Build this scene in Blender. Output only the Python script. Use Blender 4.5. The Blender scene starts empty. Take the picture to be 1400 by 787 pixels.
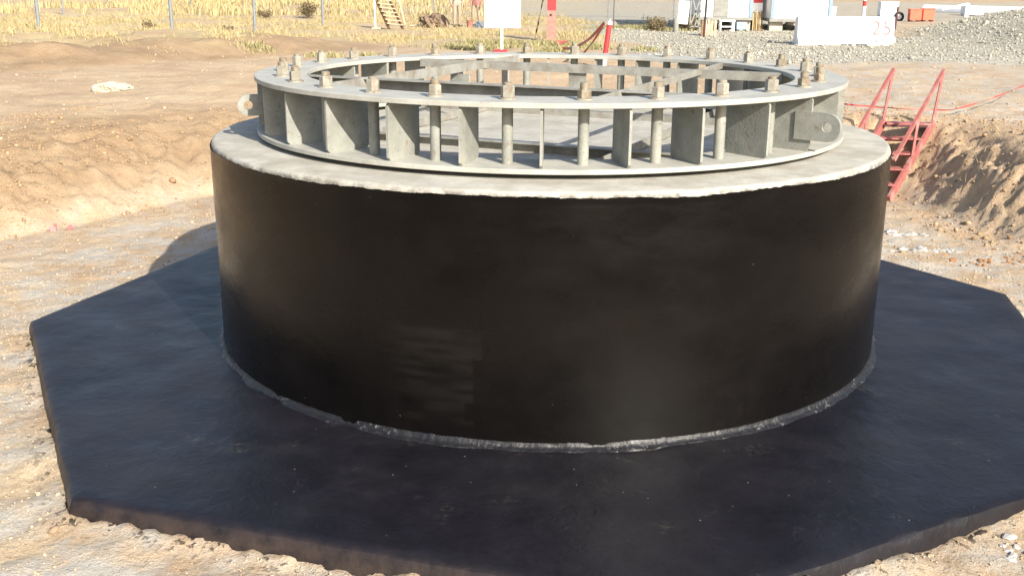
import bpy, bmesh, math, random
import numpy as np
from mathutils import Vector, Matrix, Euler
random.seed(7); rng = np.random.default_rng(7)
SC = bpy.context.scene
COL = SC.collection
R = math.radians

# ------------------------------------------------------------------ camera
cam = bpy.data.cameras.new("camera"); camo = bpy.data.objects.new("camera", cam); COL.objects.link(camo)
CAM = Vector((0.0, -8.183, 2.620))
pitch, roll, yaw = 0.28274, 0.00642, -0.0328
fw = Vector((math.sin(yaw)*math.cos(pitch), math.cos(yaw)*math.cos(pitch), -math.sin(pitch)))
rt = Vector((math.cos(yaw), -math.sin(yaw), 0)); up = rt.cross(fw)
r2 = math.cos(roll)*rt + math.sin(roll)*up; u2 = r2.cross(fw)
M = Matrix.Identity(4)
for i in range(3):
    M[i][0] = r2[i]; M[i][1] = u2[i]; M[i][2] = -fw[i]; M[i][3] = CAM[i]
camo.matrix_world = M
cam.sensor_width = 36; cam.lens = 37.35; cam.clip_start = 0.05; cam.clip_end = 2000
SC.camera = camo

# ------------------------------------------------------------------ light
SUN_AZ, SUN_EL = R(-58), R(30.5)
S = Vector((math.cos(SUN_AZ)*math.cos(SUN_EL), math.sin(SUN_AZ)*math.cos(SUN_EL), math.sin(SUN_EL)))
sl = bpy.data.lights.new("sun", 'SUN'); sl.energy = 4.6; sl.angle = R(0.53); sl.color = (1, .93, .82)
so = bpy.data.objects.new("sun", sl); COL.objects.link(so); so.rotation_euler = (-S).to_track_quat('-Z', 'Y').to_euler(); so.location = (20, -30, 30)
W = bpy.data.worlds.new("World"); SC.world = W; W.use_nodes = True
nt = W.node_tree; bg = nt.nodes["Background"]
sky = nt.nodes.new("ShaderNodeTexSky"); sky.sky_type = 'NISHITA'; sky.sun_disc = False
sky.sun_elevation = SUN_EL; sky.sun_rotation = math.pi/2 - SUN_AZ; sky.dust_density = 2.0; sky.air_density = 1.0
nt.links.new(sky.outputs[0], bg.inputs[0]); bg.inputs[1].default_value = 0.115
SC.view_settings.view_transform = 'Standard'; SC.view_settings.look = 'None'
SC.view_settings.exposure = 1.02; SC.view_settings.gamma = 1.0; SC.view_settings.use_curve_mapping = False

# ------------------------------------------------------------------ noise
def _h(ix, iy, s):
    n = (ix.astype(np.int64)*374761393 + iy.astype(np.int64)*668265263 + s*982451653) & 0x7fffffff
    n = ((n ^ (n >> 13))*1274126177) & 0x7fffffff
    n = n ^ (n >> 16)
    return (n & 0xffff)/65535.0
def vnoise(x, y, s=0):
    x = np.asarray(x, float); y = np.asarray(y, float)
    ix = np.floor(x); iy = np.floor(y); fx = x-ix; fy = y-iy
    fx = fx*fx*fx*(fx*(fx*6-15)+10); fy = fy*fy*fy*(fy*(fy*6-15)+10)
    a = _h(ix, iy, s); b = _h(ix+1, iy, s); c = _h(ix, iy+1, s); d = _h(ix+1, iy+1, s)
    return (a*(1-fx)+b*fx)*(1-fy)+(c*(1-fx)+d*fx)*fy - .5
def fbm(x, y, s=0, o=4, g=.5):
    t = 0; a = 1; f = 1
    for k in range(o):
        t = t + a*vnoise(x*f+k*17.3, y*f-k*9.1, s+k); a *= g; f *= 2.03
    return t
def sstep(t):
    t = np.clip(t, 0, 1); return t*t*(3-2*t)

# ------------------------------------------------------------------ terrain height
TOE = np.array([(-7.4,-4.5),(-6.9,-2),(-6.3,1),(-5.9,2.84),(-5.2,4.0),(-4.5,5.4),(-3,6.4),(0,6.9),(3,6.6),(4.62,5.85),(4.78,4.3),(5.15,3.0),(5.7,0.8),(6.0,-3),(4.5,-5.2),(0,-5.9),(-5,-5.6)])
OCT = np.array([(-4.10,-.29),(-2.47,-3.26),(.65,-4.12),(3.4,-2.5),(4.07,.92),(2.4,3.5),(-.5,4.15),(-3.26,2.75)])
def sdist(x, y, P):
    d = np.full(x.shape, 1e9); ins = np.zeros(x.shape, bool); n = len(P)
    for i in range(n):
        a = P[i]; b = P[(i+1) % n]; ab = b-a
        t = np.clip(((x-a[0])*ab[0]+(y-a[1])*ab[1])/(ab@ab), 0, 1)
        d = np.minimum(d, np.hypot(x-a[0]-t*ab[0], y-a[1]-t*ab[1]))
        c = ((a[1] > y) != (b[1] > y)) & (x < (b[0]-a[0])*(y-a[1])/(b[1]-a[1]+1e-12)+a[0])
        ins ^= c
    return np.where(ins, -d, d)
UP = .75
def mound_h(x, y):
    # broad gravel heap at the right, behind the barrier end
    e = ((x-22)/9.5)**2 + ((y-29.5)/11.0)**2
    return 0.92*sstep(1.12-e)
def terrain(x, y, detail=True):
    x = np.asarray(x, float); y = np.asarray(y, float)
    d = sdist(x, y, TOE)
    right = sstep((x-2.5)/2.0)
    wd = 3.0*(1-right) + 1.4*right
    wd = wd + .35*fbm(x*.7, y*.7, 5, 2)
    t = np.clip(d/wd, 0, 1); s = (1-(1-t)**2.3)*(1-right) + right*(.7*sstep(t)+.3*np.clip(t*1.3, 0, 1))
    z = -.135 + (UP+.135)*s
    mid = 4*s*(1-s)
    z = z + mid*right*.17*fbm(x*3.0, y*3.0, 21, 5, .7)
    ang = np.arctan2(y, x)
    z = z + mid*(1-right)*(.10*fbm(ang*17+d*.9+.6*vnoise(x*1.2, y*1.2, 3), d*.7, 33, 3) + .085*fbm(x*3.4, y*3.4, 35, 5, .68) + .06*fbm(ang*42+d*2.0, d*.6, 36, 3))
    # cut in the bank where the stairs stand
    u_ = ((x-4.48)*.80+(y-5.68)*.95)/1.242; v_ = -((x-4.48)*.95-(y-5.68)*.80)/1.242
    line = -.27+.88*u_/1.242
    inn = sstep((v_+.16)/.14)*sstep((.80-v_)/.2)*sstep((u_+.5)/.3)*sstep((1.5-u_)/.25)
    z = z-inn*np.clip(z-np.maximum(line, -.15), 0, 1)
    upper = s
    # berm at the left under the fence
    dp = (x+10.6)*-.853+(y-12.3)*.522; al = (x+10.6)*.522+(y-12.3)*.853
    z = z + upper*.36*sstep(dp/2.2+.25*fbm(x*.5, y*.5, 8, 3))*sstep((14-al)/6)*sstep((al+12)/4)*(1+.55*fbm(x*.9, y*.9, 81, 4, .6))
    z = z + mound_h(x, y)*(1+.06*fbm(x*.5, y*.5, 9, 3))
    far = sstep((np.hypot(x, y)-60)/200)
    z = z + far*2.0*(.5+fbm(x*.01, y*.01, 61, 3))
    if detail:
        near = 1/(1+np.hypot(x, y+4)/25)
        z = z + upper*(.10*fbm(x*.35, y*.35, 11, 3) + .05*fbm(x*1.6, y*1.6, 12, 3)*near)
        z = z + .030*fbm(x*3.3, y*3.3, 13, 3)*near + (.022*fbm(x*9, y*9, 14, 2))*near
        so_ = sdist(x, y, OCT)
        # spoil pushed up against the slab's edge
        z = z + np.exp(-np.clip(so_, 0, 5)/.22)*(.048+.055*fbm(x*3.5, y*3.5, 15, 4, .65))*(so_ > -.03)
        z = z - .25*sstep(-(so_+.10)/.10)*(so_ < 0)
    return z
def gz(x, y): return float(terrain(np.array([x]), np.array([y]))[0])

# ------------------------------------------------------------------ materials
def nmat(name, col, rough=.7, col2=None, scale=6, bump=.2, bscale=40, metal=0, spec=.5, detail=6, lo=.35, hi=.65, extra=None, bdist=.01):
    m = bpy.data.materials.new(name); m.use_nodes = True; t = m.node_tree; N = t.nodes; L = t.links
    b = N["Principled BSDF"]; b.inputs["Roughness"].default_value = rough; b.inputs["Metallic"].default_value = metal
    b.inputs["Specular IOR Level"].default_value = spec
    g = N.new("ShaderNodeNewGeometry")
    col2 = col2 or tuple(c*.72 for c in col)
    n = N.new("ShaderNodeTexNoise"); n.inputs["Scale"].default_value = scale; n.inputs["Detail"].default_value = detail; n.inputs["Roughness"].default_value = .62
    L.new(g.outputs["Position"], n.inputs["Vector"])
    r = N.new("ShaderNodeValToRGB"); r.color_ramp.elements[0].position = lo; r.color_ramp.elements[1].position = hi
    r.color_ramp.elements[0].color = (*col2, 1); r.color_ramp.elements[1].color = (*col, 1)
    L.new(n.outputs["Fac"], r.inputs["Fac"]); L.new(r.outputs["Color"], b.inputs["Base Color"])
    if bump:
        n2 = N.new("ShaderNodeTexNoise"); n2.inputs["Scale"].default_value = bscale; n2.inputs["Detail"].default_value = 5
        L.new(g.outputs["Position"], n2.inputs["Vector"])
        bp = N.new("ShaderNodeBump"); bp.inputs["Strength"].default_value = bump; bp.inputs["Distance"].default_value = bdist
        L.new(n2.outputs["Fac"], bp.inputs["Height"]); L.new(bp.outputs["Normal"], b.inputs["Normal"])
    if extra: extra(m, N, L, b, g, r)
    return m
def mixnode(N, L, fac, a, bcol, mode='MIX'):
    x = N.new("ShaderNodeMix"); x.data_type = 'RGBA'; x.blend_type = mode
    if hasattr(fac, 'default_value'): L.new(fac, x.inputs[0])
    else: x.inputs[0].default_value = fac
    L.new(a, x.inputs[6])
    if hasattr(bcol, 'default_value'): L.new(bcol, x.inputs[7])
    else: x.inputs[7].default_value = (*bcol, 1)
    return x.outputs[2]
def noise(N, L, g, scale, lo, hi, detail=4, vec=None, rough=.6):
    n = N.new("ShaderNodeTexNoise"); n.inputs["Scale"].default_value = scale; n.inputs["Detail"].default_value = detail; n.inputs["Roughness"].default_value = rough
    L.new(vec or g.outputs["Position"], n.inputs["Vector"])
    mr = N.new("ShaderNodeMapRange"); mr.inputs[1].default_value = lo; mr.inputs[2].default_value = hi
    L.new(n.outputs["Fac"], mr.inputs[0]); return mr.outputs[0]
def math_(N, L, op, a, b):
    x = N.new("ShaderNodeMath"); x.operation = op
    for i, v in enumerate((a, b)):
        if hasattr(v, 'default_value'): L.new(v, x.inputs[i])
        else: x.inputs[i].default_value = v
    return x.outputs[0]

def rusty(amount):
    def f(m, N, L, b, g, r):
        k = noise(N, L, g, 22, amount, amount+.12, 6)
        c = mixnode(N, L, math_(N, L, 'MULTIPLY', k, .8), r.outputs["Color"], (.16, .09, .05))
        k2 = noise(N, L, g, 75, .60, .72, 3); c = mixnode(N, L, math_(N, L, 'MULTIPLY', k2, .55), c, (.10, .085, .065))
        k3 = noise(N, L, g, 4, .52, .70, 6); c = mixnode(N, L, math_(N, L, 'MULTIPLY', k3, .4), c, (.40, .38, .32))
        L.new(c, b.inputs["Base Color"])
    return f
def stained(m, N, L, b, g, r):
    k = noise(N, L, g, 3.0, .50, .75, 7); c = mixnode(N, L, k, r.outputs["Color"], (.27, .245, .20))
    k2 = noise(N, L, g, 90, .60, .75, 2); c = mixnode(N, L, k2, c, (.22, .19, .15))
    L.new(c, b.inputs["Base Color"])
MAT = {}
MAT['steel'] = nmat('painted_steel', (.27,.275,.245), .55, (.20,.205,.18), 7, .2, 60, spec=.4, extra=rusty(.60))
MAT['flange'] = nmat('dusty_flange', (.39,.38,.335), .65, (.30,.295,.26), 6, .15, 60, spec=.35, extra=rusty(.70))
MAT['steel_worn'] = nmat('worn_steel', (.29,.28,.235), .6, (.19,.165,.125), 12, .2, 60, extra=rusty(.56))
MAT['beam'] = nmat('angle_iron', (.25,.25,.225), .6, (.17,.155,.125), 9, .15, 50, extra=rusty(.60))
MAT['nut'] = nmat('nut_steel', (.25,.23,.17), .55, (.15,.11,.065), 25, .25, 80, extra=rusty(.52))
def smeared(m, N, L, b, g, r):
    stained(m, N, L, b, g, r)
    src = b.inputs["Base Color"].links[0].from_socket
    sp = N.new("ShaderNodeSeparateXYZ"); L.new(g.outputs["Position"], sp.inputs[0])
    mr = N.new("ShaderNodeMapRange"); mr.inputs[1].default_value = 1.508; mr.inputs[2].default_value = 1.488; L.new(sp.outputs[2], mr.inputs[0])
    k = math_(N, L, 'MULTIPLY', mr.outputs[0], noise(N, L, g, 13, .42, .60, 6))
    c = mixnode(N, L, math_(N, L, 'MULTIPLY', k, .75), src, (.09, .082, .075)); L.new(c, b.inputs["Base Color"])
MAT['cap_concrete'] = nmat('cap_concrete', (.43,.415,.365), .85, (.32,.305,.26), 5, .35, 70, spec=.2, extra=smeared)
MAT['concrete'] = nmat('concrete', (.43,.415,.365), .85, (.32,.305,.26), 5, .35, 70, spec=.2, extra=stained)
MAT['block'] = nmat('block_concrete', (.50,.45,.38), .9, (.38,.34,.28), 5, .3, 40, spec=.2)
MAT['red'] = nmat('red_paint', (.35,.115,.10), .6, (.26,.08,.07), 10, .1, 40, extra=rusty(.68))
MAT['redbright'] = nmat('bright_red_paint', (.55,.03,.035), .5, (.45,.03,.03), 10, .1, 40)
MAT['fadedred'] = nmat('faded_red_steel', (.42,.20,.16), .7, (.30,.13,.10), 12, .15, 40)
MAT['white'] = nmat('white_paint', (.80,.80,.78), .5, (.72,.72,.70), 3, .06, 30)
MAT['whitewall'] = nmat('barrier_paint', (.80,.79,.76), .7, (.66,.64,.60), 3, .15, 30)
MAT['grey'] = nmat('grey_panel', (.25,.25,.22), .6, (.18,.18,.16), 6, .1, 40)
MAT['bluegrey'] = nmat('blue_grey_trim', (.22,.30,.38), .5, (.18,.25,.31), 6, .05, 40)
MAT['dark'] = nmat('dark_rubber', (.02,.02,.022), .7, (.012,.012,.013), 8, .1, 40)
MAT['darkred'] = nmat('dark_rusty_rod', (.10,.03,.03), .7, (.05,.018,.018), 20, .1, 40)
MAT['galv'] = nmat('galvanised_post', (.20,.22,.235), .5, (.15,.165,.175), 12, .1, 60, spec=.5)
MAT['wood'] = nmat('weathered_timber', (.52,.43,.31), .85, (.36,.28,.19), 14, .3, 50, spec=.2)
MAT['darkwood'] = nmat('brown_timber', (.26,.17,.10), .85, (.15,.10,.06), 14, .3, 50, spec=.2)
MAT['orange'] = nmat('orange_plastic', (.75,.14,.07), .5, (.65,.11,.06), 6, .05, 40)
MAT['sack'] = nmat('grey_sack', (.16,.20,.24), .8, (.10,.12,.15), 9, .4, 30)
MAT['stone'] = nmat('limestone', (.44,.39,.31), .9, (.34,.29,.22), 9, .4, 50, spec=.2)
MAT['rubble'] = nmat('pale_rubble', (.46,.45,.42), .9, (.30,.28,.25), 14, .5, 60, spec=.2)
MAT['pebble'] = nmat('pebbles', (.50,.38,.25), .9, (.28,.18,.11), 5, .3, 90, spec=.2)
MAT['gravel'] = nmat('gravel_stones', (.47,.42,.33), .9, (.25,.22,.17), 7, .3, 90, spec=.2)
MAT['clod'] = nmat('earth_clods', (.36,.21,.115), .95, (.22,.115,.06), 6, .5, 60, spec=.1)
MAT['pink'] = nmat('pink_plastic', (.55,.22,.22), .5, (.45,.18,.18), 12, .2, 30)
MAT['tapered'] = nmat('tape_red', (.50,.06,.06), .5, (.4,.05,.05), 20, .1, 40)
MAT['skin'] = nmat('skin', (.38,.22,.15), .6, (.34,.19,.13), 12, .05, 80)
MAT['khaki'] = nmat('khaki_cloth', (.36,.28,.20), .85, (.27,.21,.15), 14, .3, 30)
MAT['shirt'] = nmat('pale_shirt_cloth', (.36,.30,.25), .85, (.28,.24,.20), 14, .3, 30)
MAT['rosy'] = nmat('faded_red_shirt_cloth', (.40,.17,.15), .85, (.30,.13,.11), 14, .3, 30)
MAT['boot'] = nmat('boot_leather', (.10,.06,.04), .6, (.06,.04,.03), 14, .2, 40)
MAT['bark'] = nmat('twig_bark', (.18,.13,.09), .9, (.10,.07,.05), 20, .3, 40)
MAT['leaf'] = nmat('dusty_leaf', (.095,.10,.045), .8, (.06,.06,.03), 8, 0)

def bitumen(name, col, col2, rough, specks, wall):
    def f(m, N, L, b, g, r):
        # rolled-on coat: broad sheen patches, faint lap marks, pale dust specks that stuck to it
        vec = N.new("ShaderNodeVectorMath"); vec.operation = 'MULTIPLY'; L.new(g.outputs["Position"], vec.inputs[0])
        vec.inputs[1].default_value = (1, 1, 2.0) if wall else (1, 1, 1)
        k = noise(N, L, g, 2.2, .30, .75, 5, vec.outputs[0])
        mr = N.new("ShaderNodeMapRange"); L.new(k, mr.inputs[0]); mr.inputs[3].default_value = rough-.07; mr.inputs[4].default_value = rough+.10
        L.new(mr.outputs[0], b.inputs["Roughness"])
        dust = noise(N, L, g, 1.1, .52, .85, 5)
        c = mixnode(N, L, math_(N, L, 'MULTIPLY', dust, .05 if wall else .30), r.outputs["Color"], (.055,.045,.038) if wall else (.045,.040,.040))
        v = N.new("ShaderNodeTexVoronoi"); v.inputs["Scale"].default_value = 16 if not wall else 20; L.new(g.outputs["Position"], v.inputs["Vector"])
        v.inputs["Randomness"].default_value = 1
        lt = math_(N, L, 'LESS_THAN', v.outputs["Distance"], .07)
        sel = N.new("ShaderNodeSeparateColor"); L.new(v.outputs["Color"], sel.inputs[0])
        lt = math_(N, L, 'MULTIPLY', lt, math_(N, L, 'GREATER_THAN', sel.outputs[0], 1-specks))
        c = mixnode(N, L, math_(N, L, 'MULTIPLY', lt, sel.outputs[1]), c, (.07,.065,.055) if wall else (.24,.22,.19))
        if wall:
            at = N.new("ShaderNodeAttribute"); at.attribute_name = "laps"
            c = mixnode(N, L, math_(N, L, 'MULTIPLY', at.outputs["Fac"], .24), c, (.020,.018,.016))
        if not wall:
            fp = noise(N, L, g, 2.6, .60, .74, 6); sc_ = noise(N, L, g, 30, .45, .62, 4)
            c = mixnode(N, L, math_(N, L, 'MULTIPLY', math_(N, L, 'MULTIPLY', fp, sc_), .5), c, (.075,.062,.050))
            at = N.new("ShaderNodeAttribute"); at.attribute_name = "dust"
            kk = math_(N, L, 'MULTIPLY', at.outputs["Fac"], noise(N, L, g, 9, .30, .62, 5))
            c = mixnode(N, L, kk, c, (.075,.052,.040))
            # scuffs left by boots and trowels
            v2 = N.new("ShaderNodeVectorMath"); v2.operation = 'MULTIPLY'; vr = N.new("ShaderNodeVectorRotate"); vr.inputs["Angle"].default_value = .5; vr.rotation_type = 'Z_AXIS'
            L.new(g.outputs["Position"], vr.inputs["Vector"]); L.new(vr.outputs[0], v2.inputs[0]); v2.inputs[1].default_value = (2.2, 24, 1)
            s1 = noise(N, L, g, 2.0, .66, .72, 3, v2.outputs[0]); s2 = noise(N, L, g, 1.4, .50, .62, 3)
            c = mixnode(N, L, math_(N, L, 'MULTIPLY', math_(N, L, 'MULTIPLY', s1, s2), .45), c, (.055,.052,.055))
        L.new(c, b.inputs["Base Color"])
        n3 = N.new("ShaderNodeTexNoise"); n3.inputs["Scale"].default_value = 9 if wall else 13; n3.inputs["Distortion"].default_value = 0 if wall else .8; n3.inputs["Detail"].default_value = 7
        L.new(vec.outputs[0], n3.inputs["Vector"])
        bp = N.new("ShaderNodeBump"); bp.inputs["Strength"].default_value = .16 if wall else .42; bp.inputs["Distance"].default_value = .008 if wall else .012
        n4 = N.new("ShaderNodeTexNoise"); n4.inputs["Scale"].default_value = 120; n4.inputs["Detail"].default_value = 3; L.new(g.outputs["Position"], n4.inputs["Vector"])
        hsum = math_(N, L, 'ADD', n3.outputs["Fac"], math_(N, L, 'MULTIPLY', n4.outputs["Fac"], .22))
        if wall:
            at = N.new("ShaderNodeAttribute"); at.attribute_name = "laps"
            hsum = math_(N, L, 'ADD', hsum, math_(N, L, 'MULTIPLY', at.outputs["Fac"], .6))
        L.new(hsum, bp.inputs["Height"]); L.new(bp.outputs["Normal"], b.inputs["Normal"])
    m = nmat(name, col, rough, col2, 3, 0, spec=.5, extra=f)
    if wall: m.node_tree.nodes['Principled BSDF'].inputs['IOR'].default_value = 1.32
    else: m.node_tree.nodes['Principled BSDF'].inputs['IOR'].default_value = 1.39
    return m
MAT['bitumen_wall'] = bitumen('bitumen_wall', (.0042,.0034,.0031), (.0026,.0021,.0019), .29, .04, True)
MAT['bitumen_slab'] = bitumen('bitumen_slab', (.0098,.0086,.0118), (.0052,.0046,.0064), .47, .22, False)
def beadx(m, N, L, b, g, r):
    k = noise(N, L, g, 45, .55, .68, 4); k2 = noise(N, L, g, 3.5, .50, .64, 4)
    c = mixnode(N, L, math_(N, L, 'MULTIPLY', k, k2), r.outputs["Color"], (.17,.16,.15)); L.new(c, b.inputs["Base Color"])
MAT['bead'] = nmat('bitumen_bead', (.0095,.0092,.0105), .50, (.006,.0058,.0065), 20, .55, 40, bdist=.010, extra=beadx)

# ground
def ground_mat():
    m = bpy.data.materials.new("ground_soil"); m.use_nodes = True; t = m.node_tree; N = t.nodes; L = t.links
    b = N["Principled BSDF"]; b.inputs["Roughness"].default_value = .95; b.inputs["Specular IOR Level"].default_value = .15
    g = N.new("ShaderNodeNewGeometry")
    def att(n):
        a = N.new("ShaderNodeAttribute"); a.attribute_name = n; return a.outputs["Fac"]
    # pale sandy soil
    n1 = N.new("ShaderNodeTexNoise"); n1.inputs["Scale"].default_value = .9; n1.inputs["Detail"].default_value = 9; n1.inputs["Roughness"].default_value = .68
    L.new(g.outputs["Position"], n1.inputs["Vector"])
    r1 = N.new("ShaderNodeValToRGB"); e = r1.color_ramp.elements
    e[0].position = .30; e[0].color = (.34,.235,.148,1); e[1].position = .68; e[1].color = (.49,.385,.255,1)
    L.new(n1.outputs["Fac"], r1.inputs["Fac"])
    c = r1.outputs["Color"]
    # red-brown earth where zone says, gray gravel, dry grass litter
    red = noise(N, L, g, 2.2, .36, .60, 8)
    c = mixnode(N, L, math_(N, L, 'MULTIPLY', att("redsoil_lifted"), red), c, (.46,.325,.205))  # earth colour lifted to offset shade on the right bank
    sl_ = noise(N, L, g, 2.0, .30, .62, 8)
    c = mixnode(N, L, math_(N, L, 'MULTIPLY', att("slopesoil_dimmed"), math_(N, L, 'ADD', math_(N, L, 'MULTIPLY', sl_, .45), .5)), c, (.255,.175,.102))  # colour darkened to hold back direct sun on the left bank; berm shares it
    gr = N.new("ShaderNodeTexNoise"); gr.inputs["Scale"].default_value = 14; gr.inputs["Detail"].default_value = 6; L.new(g.outputs["Position"], gr.inputs["Vector"])
    r2_ = N.new("ShaderNodeValToRGB"); e = r2_.color_ramp.elements
    e[0].position = .36; e[0].color = (.25,.235,.185,1); e[1].position = .62; e[1].color = (.42,.395,.325,1); L.new(gr.outputs["Fac"], r2_.inputs["Fac"])
    gk = noise(N, L, g, 1.3, .25, .55, 6)
    ga = math_(N, L, 'MINIMUM', math_(N, L, 'MULTIPLY', att("gravel"), math_(N, L, 'ADD', gk, .6)), 1.0)
    c = mixnode(N, L, ga, c, r2_.outputs["Color"])
    ys = noise(N, L, g, .8, .40, .62, 7)
    c = mixnode(N, L, math_(N, L, 'MULTIPLY', att("straw"), ys), c, (.42,.34,.19))
    gy = noise(N, L, g, 3.0, .40, .62, 6)
    c = mixnode(N, L, math_(N, L, 'MULTIPLY', att("pale"), gy), c, (.42,.395,.345))
    far = noise(N, L, g, .12, .35, .6, 6)
    c = mixnode(N, L, math_(N, L, 'MULTIPLY', att("farbrown"), math_(N, L, 'ADD', math_(N, L, 'MULTIPLY', far, .4), .6)), c, (.34,.23,.145))
    # crumbs of darker and lighter earth
    v = noise(N, L, g, 38, .58, .72, 3); c = mixnode(N, L, math_(N, L, 'MULTIPLY', v, .55), c, (.22,.135,.075))
    v = noise(N, L, g, 55, .60, .72, 3); c = mixnode(N, L, math_(N, L, 'MULTIPLY', v, .5), c, (.58,.48,.34))
    v = noise(N, L, g, 6.5, .56, .74, 6, rough=.72); c = mixnode(N, L, math_(N, L, 'MULTIPLY', v, .45), c, (.25,.165,.095))
    # bitumen drips beside the slab
    dr = noise(N, L, g, 17, .57, .60, 5); c = mixnode(N, L, math_(N, L, 'MULTIPLY', att("drip"), dr), c, (.018,.015,.013))
    L.new(c, b.inputs["Base Color"])
    a1 = N.new("ShaderNodeTexNoise"); a1.inputs["Scale"].default_value = 17; a1.inputs["Detail"].default_value = 8; a1.inputs["Roughness"].default_value = .7; L.new(g.outputs["Position"], a1.inputs["Vector"])
    bp = N.new("ShaderNodeBump"); bp.inputs["Strength"].default_value = .70; bp.inputs["Distance"].default_value = .045
    a2 = N.new("ShaderNodeTexNoise"); a2.inputs["Scale"].default_value = 75; a2.inputs["Detail"].default_value = 5; a2.inputs["Roughness"].default_value = .65; L.new(g.outputs["Position"], a2.inputs["Vector"])
    L.new(math_(N, L, 'ADD', a1.outputs["Fac"], math_(N, L, 'MULTIPLY', a2.outputs["Fac"], .30)), bp.inputs["Height"]); L.new(bp.outputs["Normal"], b.inputs["Normal"])
    return m
MAT['ground'] = ground_mat()

def tint_mat(name, c0, c1):
    m = bpy.data.materials.new(name); m.use_nodes = True; N = m.node_tree.nodes; L = m.node_tree.links
    b = N["Principled BSDF"]; b.inputs["Roughness"].default_value = .85; b.inputs["Specular IOR Level"].default_value = .2
    a = N.new("ShaderNodeAttribute"); a.attribute_name = "tint"
    r = N.new("ShaderNodeValToRGB"); r.color_ramp.elements[0].color = (*c0, 1); r.color_ramp.elements[1].color = (*c1, 1)
    L.new(a.outputs["Fac"], r.inputs["Fac"]); L.new(r.outputs["Color"], b.inputs["Base Color"]); return m
MAT['straw'] = tint_mat('dry_straw', (.31,.25,.125), (.43,.355,.19))
MAT['weed'] = tint_mat('weed_leaf', (.19,.18,.085), (.36,.32,.16))
MAT['scrub'] = tint_mat('scrub_leaf', (.10,.08,.045), (.22,.17,.09))
MAT['stones'] = tint_mat('mixed_pebbles', (.25,.165,.10), (.56,.45,.32))
MAT['gstones'] = tint_mat('mixed_gravel', (.22,.205,.16), (.43,.405,.335))
MAT['clods'] = tint_mat('mixed_clods', (.22,.14,.078), (.42,.30,.18))

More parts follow.
